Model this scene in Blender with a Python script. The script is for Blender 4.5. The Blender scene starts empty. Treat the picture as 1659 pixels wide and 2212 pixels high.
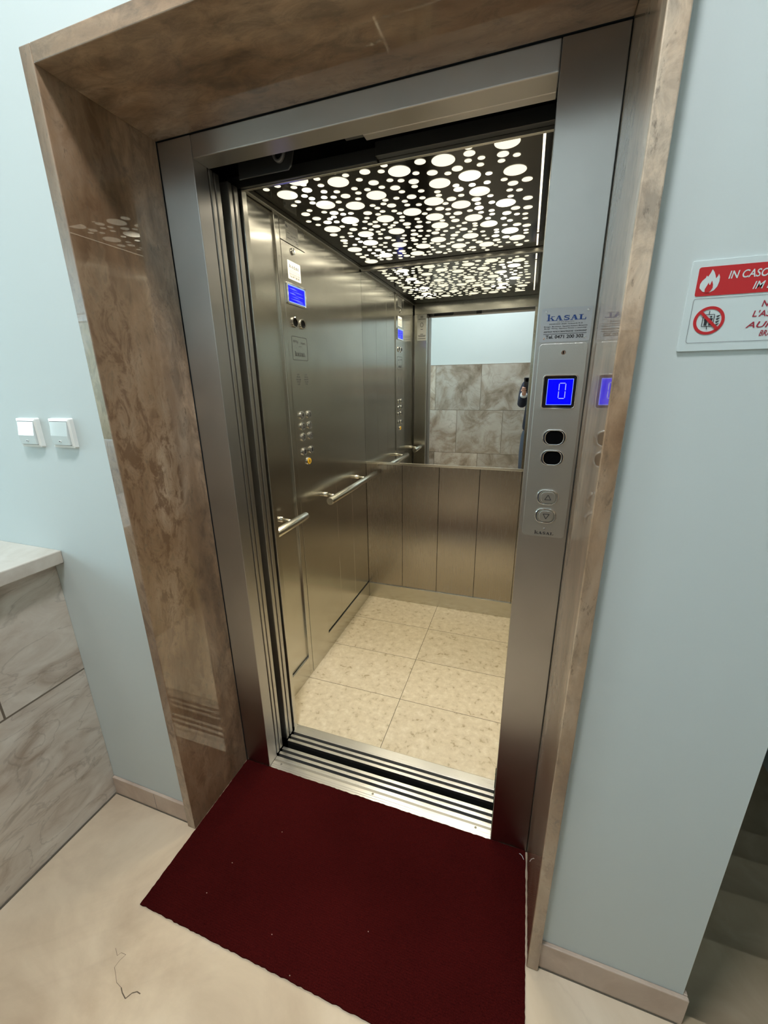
import bpy, bmesh, math, random
from mathutils import Vector, Matrix, Euler
random.seed(7)
SC = bpy.context.scene
COL = SC.collection

# ------------------------------------------------------------------ camera
cd = bpy.data.cameras.new('camera')
cam = bpy.data.objects.new('camera', cd); COL.objects.link(cam)
CAM = Vector((0.8125, -1.0077, 1.4512))
CROT = Euler((1.27118, 0.01411, 0.32942), 'XYZ')
cam.location = CAM; cam.rotation_euler = CROT
cd.sensor_fit = 'VERTICAL'; cd.sensor_height = 36.0; cd.sensor_width = 27.0
cd.lens = 869.07/2212*36.0
cd.shift_x = 0.97/2212; cd.shift_y = -7.85/2212
cd.clip_start = 0.002
SC.camera = cam

# ------------------------------------------------------------------ colour management, sky, lamps
vs = SC.view_settings
vs.view_transform = 'Standard'; vs.look = 'None'; vs.gamma = 1.0; vs.use_curve_mapping = False
vs.exposure = 0.08
SKY_STRENGTH = 3.2
world = bpy.data.worlds.new('sky'); SC.world = world; world.use_nodes = True
wn = world.node_tree.nodes; wl = world.node_tree.links
wbg = wn['Background']
wtc = wn.new('ShaderNodeTexCoord'); wsep = wn.new('ShaderNodeSeparateXYZ'); wramp = wn.new('ShaderNodeValToRGB')
wnz = wn.new('ShaderNodeTexNoise'); wnz.inputs['Scale'].default_value = 7; wnz.inputs['Detail'].default_value = 5
wmul = wn.new('ShaderNodeMath'); wmul.operation = 'MULTIPLY_ADD'; wmul.inputs[1].default_value = 0.35
wl.new(wtc.outputs['Generated'], wsep.inputs[0]); wl.new(wtc.outputs['Generated'], wnz.inputs['Vector'])
wl.new(wnz.outputs['Fac'], wmul.inputs[0]); wl.new(wsep.outputs['Z'], wmul.inputs[2]); wl.new(wmul.outputs[0], wramp.inputs[0])
wr = wramp.color_ramp
wr.elements[0].position = 0.10; wr.elements[0].color = (0.10, 0.17, 0.09, 1)      # gardens and trees outside
wr.elements[1].position = 0.30; wr.elements[1].color = (0.62, 0.86, 1.0, 1)       # overcast sky
e = wr.elements.new(0.22); e.color = (0.30, 0.42, 0.30, 1)
wl.new(wramp.outputs[0], wbg.inputs['Color']); wbg.inputs['Strength'].default_value = SKY_STRENGTH

def area_light(name, loc, rot, sx, sy, power, color, portal=False):
    l = bpy.data.lights.new(name, 'AREA'); l.shape = 'RECTANGLE'; l.size = sx; l.size_y = sy
    l.energy = power; l.color = color; l.cycles.is_portal = portal
    o = bpy.data.objects.new(name, l); COL.objects.link(o); o.location = loc; o.rotation_euler = rot
    return o
WX, WY0, WY1, WZ0, WZ1 = -2.9, -1.9, -0.5, 1.0, 2.5
DAYLIGHT = 44.0
area_light('window_daylight', (WX-0.12, (WY0+WY1)/2, (WZ0+WZ1)/2), (0, -math.pi/2, 0), WZ1-WZ0, WY1-WY0, DAYLIGHT, (0.62, 0.88, 1.0))
V0, V1, VZ0, VZ1 = -2.80, -2.12, 0.98, 2.0
area_light('window_portal', ((V0+V1)/2, -2.11, (VZ0+VZ1)/2), (math.pi/2, 0, 0), V1-V0, VZ1-VZ0, 1.0, (1, 1, 1), portal=True)
area_light('window_portal', (WX-0.10, (WY0+WY1)/2, (WZ0+WZ1)/2), (0, -math.pi/2, 0), WZ1-WZ0, WY1-WY0, 1.0, (1, 1, 1), portal=True)
LAMP_P = 6.0
FILL_P = 33.0  # power of the unseen lamp added to brighten walls and floor
STAIR_P = 16.0
LED_P = 7.0
# LED lamps of the car ceiling: light comes from here and from the lit openings of the panel
LEDS = [(0.052, 0.50), (0.050, 0.72), (0.035, 0.99), (0.054, 1.20), (0.59, 0.60), (0.63, 0.80), (0.655, 0.95), (0.68, 1.12)]

# ------------------------------------------------------------------ measures (metres)
XL, XI, XJ, XR = -0.1393, -0.0329, 0.8212, 0.9344     # steel frame: outer left, opening, outer right
ZT, ZH, P = 2.0513, 2.0, 0.2828                        # soffit, door head, depth of the stone portal
T, TR, ZT2 = 0.032, 0.028, 2.0828
YW = -0.262                                            # face of the plaster wall
XC, XCR, YB, ZC, ZM = -0.1333, 0.922, 1.400, 2.0859, 0.9751   # car: left, right, back, ceiling, mirror ledge
XCOR = 1.270
YO = -2.0                                              # opposite lobby wall
ZL = 3.4

# ------------------------------------------------------------------ materials
def new_mat(name):
    m = bpy.data.materials.new(name); m.use_nodes = True
    nt = m.node_tree; b = nt.nodes['Principled BSDF']
    return m, nt, b
def simple(name, col, rough=0.5, metal=0.0, spec=0.5, coat=0.0, bump=0.0, bscale=200, var=0.0):
    m, nt, b = new_mat(name)
    b.inputs['Base Color'].default_value = (*col, 1); b.inputs['Roughness'].default_value = rough
    b.inputs['Metallic'].default_value = metal; b.inputs['Specular IOR Level'].default_value = spec
    b.inputs['Coat Weight'].default_value = coat; b.inputs['Coat Roughness'].default_value = 0.06
    tc = nt.nodes.new('ShaderNodeTexCoord'); nz = nt.nodes.new('ShaderNodeTexNoise')
    nz.inputs['Scale'].default_value = bscale; nz.inputs['Detail'].default_value = 4
    nt.links.new(tc.outputs['Object'], nz.inputs['Vector'])
    if bump:
        bp = nt.nodes.new('ShaderNodeBump'); bp.inputs['Strength'].default_value = bump; bp.inputs['Distance'].default_value = 0.001
        nt.links.new(nz.outputs['Fac'], bp.inputs['Height']); nt.links.new(bp.outputs[0], b.inputs['Normal'])
    if var:
        n2 = nt.nodes.new('ShaderNodeTexNoise'); n2.inputs['Scale'].default_value = 3; n2.inputs['Detail'].default_value = 5
        nt.links.new(tc.outputs['Object'], n2.inputs['Vector'])
        mx = nt.nodes.new('ShaderNodeMix'); mx.data_type = 'RGBA'
        mx.inputs[6].default_value = (*[c*(1-var) for c in col], 1); mx.inputs[7].default_value = (*[min(1, c*(1+var)) for c in col], 1)
        nt.links.new(n2.outputs['Fac'], mx.inputs[0]); nt.links.new(mx.outputs[2], b.inputs['Base Color'])
    return m
def ramp(nt, stops):
    r = nt.nodes.new('ShaderNodeValToRGB'); cr = r.color_ramp
    while len(cr.elements) < len(stops): cr.elements.new(0.5)
    for e, (p_, c) in zip(cr.elements, stops): e.position = p_; e.color = (*c, 1)
    return r
def steel(name, col, rough, aniso=0.6, grain='Z', gs=1.0, bump=0.004):
    """brushed stainless steel: fine grain along one axis, highlights stretched across it"""
    m, nt, b = new_mat(name); L = nt.links.new
    b.inputs['Metallic'].default_value = 1.0; b.inputs['Base Color'].default_value = (*col, 1)
    b.inputs['Roughness'].default_value = rough; b.inputs['Anisotropic'].default_value = aniso
    tc = nt.nodes.new('ShaderNodeTexCoord'); mp = nt.nodes.new('ShaderNodeMapping')
    s = {'Z': (900*gs, 900*gs, 9), 'X': (9, 900*gs, 900*gs)}[grain]
    mp.inputs['Scale'].default_value = s
    nz = nt.nodes.new('ShaderNodeTexNoise'); nz.inputs['Scale'].default_value = 1.0; nz.inputs['Detail'].default_value = 3
    L(tc.outputs['Object'], mp.inputs[0]); L(mp.outputs[0], nz.inputs['Vector'])
    mr = nt.nodes.new('ShaderNodeMapRange'); mr.inputs['To Min'].default_value = rough*0.95; mr.inputs['To Max'].default_value = rough*1.05
    L(nz.outputs['Fac'], mr.inputs['Value']); L(mr.outputs[0], b.inputs['Roughness'])
    n2 = nt.nodes.new('ShaderNodeTexNoise'); n2.inputs['Scale'].default_value = 6; n2.inputs['Detail'].default_value = 6
    L(tc.outputs['Object'], n2.inputs['Vector'])
    mx = nt.nodes.new('ShaderNodeMix'); mx.data_type = 'RGBA'
    mx.inputs[6].default_value = (*[c*0.90 for c in col], 1); mx.inputs[7].default_value = (*[min(1, c*1.08) for c in col], 1)
    L(n2.outputs['Fac'], mx.inputs[0]); L(mx.outputs[2], b.inputs['Base Color'])
    bp = nt.nodes.new('ShaderNodeBump'); bp.inputs['Strength'].default_value = bump; bp.inputs['Distance'].default_value = 0.0004
    L(nz.outputs['Fac'], bp.inputs['Height']); L(bp.outputs[0], b.inputs['Normal'])
    g = nt.nodes.new('ShaderNodeNewGeometry'); vm = nt.nodes.new('ShaderNodeVectorMath'); vm.operation = 'CROSS_PRODUCT'
    ax = nt.nodes.new('ShaderNodeCombineXYZ')
    # tangent lies across the grain, where the highlight spreads
    ax.inputs[0].default_value, ax.inputs[1].default_value, ax.inputs[2].default_value = {'Z': (0, 0.001, 1), 'X': (1, 0.001, 0)}[grain]
    L(g.outputs['Normal'], vm.inputs[0]); L(ax.outputs[0], vm.inputs[1]); L(vm.outputs[0], b.inputs['Tangent'])
    return m
def stone(name, stops, scale, stretch, rough, rot=(0, 0, 0), coat=0.0, detail=9, dist=1.2, pits=0.0, pitscale=(40, 40, 12), pitcol=(0.16, 0.11, 0.07), bump=0.0, tiles=None, grout=(0.2, 0.17, 0.13), gw=0.003, vary=0.12, axes='XY', off=(0, 0), veins=0.0, veincol=(0.12, 0.1, 0.08), vscale=3.0, offset=0.0, spec=0.5, fine=None):
    m, nt, b = new_mat(name); L = nt.links.new; N = nt.nodes.new
    b.inputs['Roughness'].default_value = rough; b.inputs['Coat Weight'].default_value = coat; b.inputs['Coat Roughness'].default_value = 0.012; b.inputs['Coat IOR'].default_value = 1.75
    b.inputs['Specular IOR Level'].default_value = spec
    tc = N('ShaderNodeTexCoord'); mp = N('ShaderNodeMapping'); mp.inputs['Scale'].default_value = stretch; mp.inputs['Rotation'].default_value = rot
    L(tc.outputs['Object'], mp.inputs[0]); vec = mp.outputs[0]
    br = None
    if tiles:
        # each tile is cut from another part of the slab
        sp = N('ShaderNodeSeparateXYZ'); L(tc.outputs['Object'], sp.inputs[0])
        cb = N('ShaderNodeCombineXYZ'); L(sp.outputs[axes[0]], cb.inputs[0]); L(sp.outputs[axes[1]], cb.inputs[1])
        ad = N('ShaderNodeVectorMath'); ad.operation = 'ADD'; ad.inputs[1].default_value = (-off[0], -off[1], 0); L(cb.outputs[0], ad.inputs[0])
        br = N('ShaderNodeTexBrick'); L(ad.outputs[0], br.inputs['Vector'])
        br.offset = offset; br.squash = 1.0; br.inputs['Scale'].default_value = 1.0
        br.inputs['Brick Width'].default_value = tiles[0]; br.inputs['Row Height'].default_value = tiles[1]
        br.inputs['Mortar Size'].default_value = gw; br.inputs['Mortar Smooth'].default_value = 0.1
        br.inputs['Color1'].default_value = (0, 0, 0, 1); br.inputs['Color2'].default_value = (1, 1, 1, 1); br.inputs['Mortar'].default_value = (0.5, 0.5, 0.5, 1)
        sc_ = N('ShaderNodeVectorMath'); sc_.operation = 'MULTIPLY_ADD'; sc_.inputs[1].default_value = (7.3, 4.1, 5.7)
        L(br.outputs['Color'], sc_.inputs[0]); L(vec, sc_.inputs[2]); vec = sc_.outputs[0]
    nz = N('ShaderNodeTexNoise'); nz.inputs['Scale'].default_value = scale; nz.inputs['Detail'].default_value = detail
    nz.inputs['Roughness'].default_value = 0.6; nz.inputs['Distortion'].default_value = dist
    L(vec, nz.inputs['Vector'])
    r = ramp(nt, stops); L(nz.outputs['Fac'], r.inputs[0]); col = r.outputs[0]
    if veins:
        n3 = N('ShaderNodeTexNoise'); n3.inputs['Scale'].default_value = vscale; n3.inputs['Detail'].default_value = 6; n3.inputs['Distortion'].default_value = 1.5
        L(vec, n3.inputs['Vector'])
        ab = N('ShaderNodeMath'); ab.operation = 'SUBTRACT'; ab.inputs[1].default_value = 0.5; L(n3.outputs['Fac'], ab.inputs[0])
        a2 = N('ShaderNodeMath'); a2.operation = 'ABSOLUTE'; L(ab.outputs[0], a2.inputs[0])
        mr = N('ShaderNodeMapRange'); mr.inputs['From Min'].default_value = 0.0; mr.inputs['From Max'].default_value = 0.018
        mr.inputs['To Min'].default_value = veins; mr.inputs['To Max'].default_value = 0; L(a2.outputs[0], mr.inputs['Value'])
        mx = N('ShaderNodeMix'); mx.data_type = 'RGBA'; L(mr.outputs[0], mx.inputs[0]); L(col, mx.inputs[6]); mx.inputs[7].default_value = (*veincol, 1); col = mx.outputs[2]
    if fine:
        # crumbly dark seams following the bedding of the stone
        m3 = N('ShaderNodeMapping'); m3.inputs['Scale'].default_value = fine; m3.inputs['Rotation'].default_value = rot; L(tc.outputs['Object'], m3.inputs[0])
        n4 = N('ShaderNodeTexNoise'); n4.inputs['Scale'].default_value = 1; n4.inputs['Detail'].default_value = 10; n4.inputs['Roughness'].default_value = 0.72; n4.inputs['Distortion'].default_value = 0.6; L(m3.outputs[0], n4.inputs['Vector'])
        m5 = N('ShaderNodeMapping'); m5.inputs['Scale'].default_value = [0.18*f_ if f_ > 20 else 0.045*f_ for f_ in fine]; m5.inputs['Location'].default_value = (3.1, 1.7, 4.4); L(tc.outputs['Object'], m5.inputs[0])
        n5 = N('ShaderNodeTexNoise'); n5.inputs['Scale'].default_value = 1; n5.inputs['Detail'].default_value = 4; n5.inputs['Distortion'].default_value = 0.5; L(m5.outputs[0], n5.inputs['Vector'])
        q1 = N('ShaderNodeMapRange'); q1.inputs['From Min'].default_value = 0.45; q1.inputs['From Max'].default_value = 0.58; L(n5.outputs['Fac'], q1.inputs['Value'])
        q2 = N('ShaderNodeMapRange'); q2.inputs['From Min'].default_value = 0.44; q2.inputs['From Max'].default_value = 0.57; L(n4.outputs['Fac'], q2.inputs['Value'])
        q3 = N('ShaderNodeMath'); q3.operation = 'MULTIPLY'; L(q1.outputs[0], q3.inputs[0]); L(q2.outputs[0], q3.inputs[1])
        q4 = N('ShaderNodeMath'); q4.operation = 'MULTIPLY'; q4.inputs[1].default_value = 0.85; L(q3.outputs[0], q4.inputs[0])
        q5 = N('ShaderNodeMapRange'); q5.inputs['From Min'].default_value = 0.38; q5.inputs['From Max'].default_value = 0.62; q5.inputs['To Min'].default_value = 0.62; q5.inputs['To Max'].default_value = 1.22; L(n4.outputs['Fac'], q5.inputs['Value'])
        hs = N('ShaderNodeHueSaturation'); L(q5.outputs[0], hs.inputs['Value']); L(col, hs.inputs['Color'])
        mx = N('ShaderNodeMix'); mx.data_type = 'RGBA'; L(q4.outputs[0], mx.inputs[0]); L(hs.outputs[0], mx.inputs[6]); mx.inputs[7].default_value = (0.12, 0.062, 0.030, 1); col = mx.outputs[2]
    if pits:
        m2 = N('ShaderNodeMapping'); m2.inputs['Scale'].default_value = pitscale; m2.inputs['Rotation'].default_value = rot; L(tc.outputs['Object'], m2.inputs[0])
        n2 = N('ShaderNodeTexNoise'); n2.inputs['Scale'].default_value = 1; n2.inputs['Detail'].default_value = 5; n2.inputs['Roughness'].default_value = 0.7; L(m2.outputs[0], n2.inputs['Vector'])
        mr = N('ShaderNodeMapRange'); mr.inputs['From Min'].default_value = 0.60; mr.inputs['From Max'].default_value = 0.70; mr.inputs['To Max'].default_value = pits
        L(n2.outputs['Fac'], mr.inputs['Value'])
        mx = N('ShaderNodeMix'); mx.data_type = 'RGBA'; L(mr.outputs[0], mx.inputs[0]); L(col, mx.inputs[6]); mx.inputs[7].default_value = (*pitcol, 1); col = mx.outputs[2]
    if tiles:
        hv = N('ShaderNodeHueSaturation'); mr = N('ShaderNodeMapRange'); mr.inputs['To Min'].default_value = 1-vary; mr.inputs['To Max'].default_value = 1+vary
        L(br.outputs['Color'], mr.inputs['Value']); L(mr.outputs[0], hv.inputs['Value']); L(col, hv.inputs['Color'])
        mx = N('ShaderNodeMix'); mx.data_type = 'RGBA'; L(br.outputs['Fac'], mx.inputs[0]); L(hv.outputs[0], mx.inputs[6]); mx.inputs[7].default_value = (*grout, 1); col = mx.outputs[2]
    L(col, b.inputs['Base Color'])
    if bump:
        bp = N('ShaderNodeBump'); bp.inputs['Strength'].default_value = bump; bp.inputs['Distance'].default_value = 0.002
        L(nz.outputs['Fac'], bp.inputs['Height']); L(bp.outputs[0], b.inputs['Normal'])
    return m
def emis(name, col, s):
    m, nt, b = new_mat(name); b.inputs['Specular IOR Level'].default_value = 0.15
    b.inputs['Base Color'].default_value = (*[c*0.02 for c in col], 1); b.inputs['Emission Color'].default_value = (*col, 1); b.inputs['Emission Strength'].default_value = s
    b.inputs['Roughness'].default_value = 0.3
    return m

M = {}
M['plaster'] = simple('plaster_white', (0.565, 0.625, 0.62), 0.75, bump=0.15, bscale=120, var=0.02)
TRV = [(0.34, (0.175, 0.100, 0.052)), (0.43, (0.275, 0.168, 0.094)), (0.51, (0.355, 0.232, 0.140)), (0.58, (0.425, 0.295, 0.192)), (0.68, (0.55, 0.42, 0.30))]
M['trav_v'] = stone('travertine_upright', TRV, 1.9, (3.2, 3.2, 1.1), 0.35, rot=(0.10, 0, 0), pits=0.85, pitscale=(75, 75, 34), fine=(26, 26, 13), coat=1.0, dist=0.35, detail=12)
M['trav_h'] = stone('travertine_lintel', TRV, 1.9, (1.0, 3.0, 3.0), 0.35, pits=0.6, pitscale=(34, 75, 75), fine=(13, 26, 26), coat=0.7, dist=0.35, detail=12)
M['steel_frame'] = steel('brushed_steel_frame', (0.56, 0.545, 0.53), 0.38, 0.85)
M['steel_head'] = steel('brushed_steel_head', (0.54, 0.525, 0.51), 0.34, 0.80, 'X', bump=0.0)
M['steel_car'] = steel('brushed_steel_car', (0.60, 0.58, 0.52), 0.225, 0.85)
M['steel_back'] = steel('satin_steel_lower_panel', (0.42, 0.38, 0.33), 0.27, 0.7)
M['steel_door'] = steel('linen_steel_door', (0.56, 0.54, 0.50), 0.34, 0.8)
M['steel_plate'] = simple('bead_blasted_plate', (0.60, 0.60, 0.57), 0.33, 1.0, bump=0.25, bscale=900)
M['alu'] = steel('sill_aluminium', (0.80, 0.79, 0.76), 0.28, 0.4, 'X', bump=0.0)
M['groove'] = simple('sill_groove', (0.035, 0.035, 0.033), 0.5, 0.5)
M['alu_worn'] = simple('sill_shallow_groove', (0.36, 0.35, 0.32), 0.4, 1.0)
M['chrome'] = simple('polished_chrome', (0.80, 0.80, 0.78), 0.08, 1.0)
M['rail'] = steel('handrail_steel', (0.82, 0.79, 0.70), 0.20, 0.3, 'X')
M['black'] = simple('black_plastic', (0.003, 0.003, 0.003), 0.15, spec=0.15)
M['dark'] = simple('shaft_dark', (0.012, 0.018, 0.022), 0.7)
M['darkmetal'] = simple('dark_metal', (0.10, 0.10, 0.10), 0.4, 0.8)
M['ceil'] = simple('dark_mirror_steel_ceiling', (0.12, 0.115, 0.10), 0.10, 1.0)
M['mirror'] = simple('silvered_mirror', (0.88, 0.90, 0.88), 0.004, 1.0)
M['floor'] = stone('lobby_floor_marble', [(0.30, (0.50, 0.385, 0.27)), (0.5, (0.66, 0.535, 0.385)), (0.7, (0.76, 0.64, 0.49))], 2.5, (1, 1, 1), 0.30, veins=0.12, veincol=(0.40, 0.30, 0.22), vscale=1.3, dist=0.5, spec=0.4)
M['carfloor'] = stone('agglomerate_floor_tile', [(0.30, (0.42, 0.33, 0.20)), (0.40, (0.66, 0.56, 0.39)), (0.55, (0.72, 0.62, 0.44)), (0.72, (0.80, 0.71, 0.54))], 34, (1, 1, 1), 0.22, tiles=(0.3048*2, 0.3048), grout=(0.10, 0.08, 0.055), gw=0.0012, vary=0.03, off=(0.3563, 1.1172), dist=0.25, detail=6, pits=0.32, pitscale=(34, 34, 34), pitcol=(0.46, 0.34, 0.20))
WAIN = [(0.30, (0.22, 0.17, 0.12)), (0.45, (0.38, 0.32, 0.25)), (0.55, (0.50, 0.45, 0.38)), (0.70, (0.60, 0.56, 0.49))]
M['wainscot'] = stone('veined_marble_wainscot', WAIN, 3.0, (1.2, 1.2, 1.2), 0.22, tiles=(0.62, 0.595), grout=(0.16, 0.13, 0.10), gw=0.003, vary=0.24, axes='XZ', off=(0.22, 0.495), offset=0.5, veins=0.26, veincol=(0.14, 0.10, 0.07), vscale=2.8, dist=0.9)
M['parapet'] = stone('veined_marble_parapet', [(0.30, (0.40, 0.32, 0.25)), (0.45, (0.58, 0.51, 0.43)), (0.58, (0.66, 0.60, 0.52)), (0.72, (0.76, 0.71, 0.63))], 5.0, (1.0, 1.0, 2.4), 0.30, rot=(0.35, 0, 0), tiles=(0.62, 0.55), grout=(0.16, 0.13, 0.10), gw=0.003, vary=0.06, axes='YZ', off=(-0.49, 0.0), offset=0.5, veins=0.28, veincol=(0.15, 0.12, 0.09), vscale=3.2, dist=0.9)
M['coping'] = stone('coping_marble', [(0.3, (0.50, 0.44, 0.37)), (0.55, (0.62, 0.57, 0.50)), (0.75, (0.70, 0.66, 0.60))], 5, (1, 1, 1), 0.28)
M['basestone'] = stone('baseboard_marble', [(0.3, (0.42, 0.32, 0.25)), (0.55, (0.52, 0.41, 0.33)), (0.75, (0.58, 0.48, 0.39))], 6, (1, 1, 1), 0.35)
M['stairstone'] = stone('stair_marble', [(0.3, (0.36, 0.27, 0.17)), (0.55, (0.43, 0.33, 0.22)), (0.75, (0.50, 0.40, 0.28))], 4, (1, 1, 1), 0.35)
M['white'] = simple('white_plastic', (0.80, 0.81, 0.78), 0.22)
M['rocker'] = simple('glossy_white_rocker', (0.66, 0.72, 0.71), 0.06, coat=1.0)
M['red'] = simple('sign_red', (0.50, 0.018, 0.022), 0.4)
M['darkred'] = simple('sign_lettering_red', (0.33, 0.02, 0.04), 0.4)
M['signboard'] = simple('sign_board_translucent', (0.60, 0.68, 0.68), 0.35)
M['ink'] = simple('black_ink', (0.02, 0.02, 0.025), 0.5)
M['greyink'] = simple('grey_ink', (0.16, 0.16, 0.17), 0.5)
M['engrave'] = simple('engraved_dark', (0.035, 0.034, 0.033), 0.6, spec=0.2)
M['blueink'] = simple('blue_ink', (0.02, 0.07, 0.28), 0.4)
M['plateblue'] = simple('name_plate_aluminium', (0.52, 0.54, 0.57), 0.35, 0.6)
M['paper'] = simple('sticker_white', (0.52, 0.51, 0.47), 0.5)
M['silver_sticker'] = simple('sticker_silver', (0.52, 0.51, 0.47), 0.4, 0.5)
M['yellow'] = simple('button_yellow', (0.85, 0.50, 0.02), 0.3)
M['screen'] = emis('blue_screen', (0.0, 0.0, 1.0), 1.0)
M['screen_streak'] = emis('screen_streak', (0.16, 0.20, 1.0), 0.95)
M['cap'] = simple('button_cap_steel', (0.34, 0.34, 0.33), 0.35, 1.0)
M['screen_ink'] = emis('screen_digit', (0.45, 0.50, 1.0), 0.9)
M['screen_edge'] = emis('screen_edge_glow', (0.35, 0.55, 1.0), 0.9)
M['glass'] = simple('window_glass', (1, 1, 1), 0.0)
M['glass'].node_tree.nodes['Principled BSDF'].inputs['Transmission Weight'].default_value = 1.0
M['skin'] = simple('skin', (0.55, 0.30, 0.21), 0.5)
M['jacket'] = simple('navy_jacket', (0.010, 0.013, 0.028), 0.85, bump=0.4, bscale=400)
M['jeans'] = simple('grey_blue_jeans', (0.065, 0.085, 0.125), 0.9, bump=0.4, bscale=500, var=0.3)
M['shirt'] = simple('white_shirt', (0.7, 0.72, 0.75), 0.8)
M['hair'] = simple('dark_hair', (0.03, 0.02, 0.015), 0.7)
M['shoe'] = simple('dark_shoe', (0.03, 0.02, 0.015), 0.4)

def carpet():
    m, nt, b = new_mat('dark_red_ribbed_mat'); L = nt.links.new; N = nt.nodes.new
    tc = N('ShaderNodeTexCoord'); n1 = N('ShaderNodeTexNoise'); n1.inputs['Scale'].default_value = 420; n1.inputs['Detail'].default_value = 3
    n2 = N('ShaderNodeTexNoise'); n2.inputs['Scale'].default_value = 2.2; n2.inputs['Detail'].default_value = 4
    wv = N('ShaderNodeTexWave'); wv.inputs['Scale'].default_value = 60; wv.bands_direction = 'Y'; wv.inputs['Distortion'].default_value = 1.5
    for n_ in (n1, n2, wv): L(tc.outputs['Object'], n_.inputs['Vector'])
    r = ramp(nt, [(0.3, (0.030, 0.0028, 0.0028)), (0.7, (0.076, 0.0068, 0.0062))]); L(n1.outputs['Fac'], r.inputs[0])
    r2 = ramp(nt, [(0.35, (0.72, 0.72, 0.72)), (0.65, (1, 1, 1))]); L(n2.outputs['Fac'], r2.inputs[0])
    mx = N('ShaderNodeMix'); mx.data_type = 'RGBA'; mx.blend_type = 'MULTIPLY'; mx.inputs[0].default_value = 1
    L(r.outputs[0], mx.inputs[6]); L(r2.outputs[0], mx.inputs[7]); L(mx.outputs[2], b.inputs['Base Color'])
    b.inputs['Roughness'].default_value = 0.95; b.inputs['Specular IOR Level'].default_value = 0.03
    ad = N('ShaderNodeMath'); ad.operation = 'MULTIPLY_ADD'; ad.inputs[1].default_value = 0.4
    L(wv.outputs['Fac'], ad.inputs[0]); L(n1.outputs['Fac'], ad.inputs[2])
    bp = N('ShaderNodeBump'); bp.inputs['Strength'].default_value = 0.8; bp.inputs['Distance'].default_value = 0.003
    L(ad.outputs[0], bp.inputs['Height']); L(bp.outputs[0], b.inputs['Normal'])
    return m
M['mat'] = carpet()
def ceiling_glow():
    """diffuser seen through the openings, brighter where an LED sits behind it"""
    m, nt, b = new_mat('lit_diffuser'); L = nt.links.new; N = nt.nodes.new
    tc = N('ShaderNodeTexCoord'); acc = None
    for (x, y) in LEDS:
        d = N('ShaderNodeVectorMath'); d.operation = 'DISTANCE'; d.inputs[1].default_value = (x, y, 0)
        sep = N('ShaderNodeVectorMath'); sep.operation = 'MULTIPLY'; sep.inputs[1].default_value = (1, 1, 0)
        L(tc.outputs['Object'], sep.inputs[0]); L(sep.outputs[0], d.inputs[0])
        mr = N('ShaderNodeMapRange'); mr.interpolation_type = 'SMOOTHSTEP'; mr.inputs['From Min'].default_value = 0.0; mr.inputs['From Max'].default_value = 0.09
        mr.inputs['To Min'].default_value = 1.0; mr.inputs['To Max'].default_value = 0.0; L(d.outputs['Value'], mr.inputs['Value'])
        if acc is None: acc = mr.outputs[0]
        else:
            mx = N('ShaderNodeMath'); mx.operation = 'MAXIMUM'; L(acc, mx.inputs[0]); L(mr.outputs[0], mx.inputs[1]); acc = mx.outputs[0]
    ms = N('ShaderNodeMath'); ms.operation = 'MULTIPLY_ADD'; ms.inputs[1].default_value = GLOW_HOT; ms.inputs[2].default_value = GLOW; L(acc, ms.inputs[0])
    b.inputs['Base Color'].default_value = (0.5, 0.5, 0.45, 1); b.inputs['Emission Color'].default_value = (1.0, 0.93, 0.72, 1)
    L(ms.outputs[0], b.inputs['Emission Strength'])
    return m
GLOW, GLOW_HOT = 1.02, 6.0
M['glow'] = ceiling_glow()
M['slit'] = emis('lit_slit', (1.0, 0.90, 0.66), 2.0)

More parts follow.
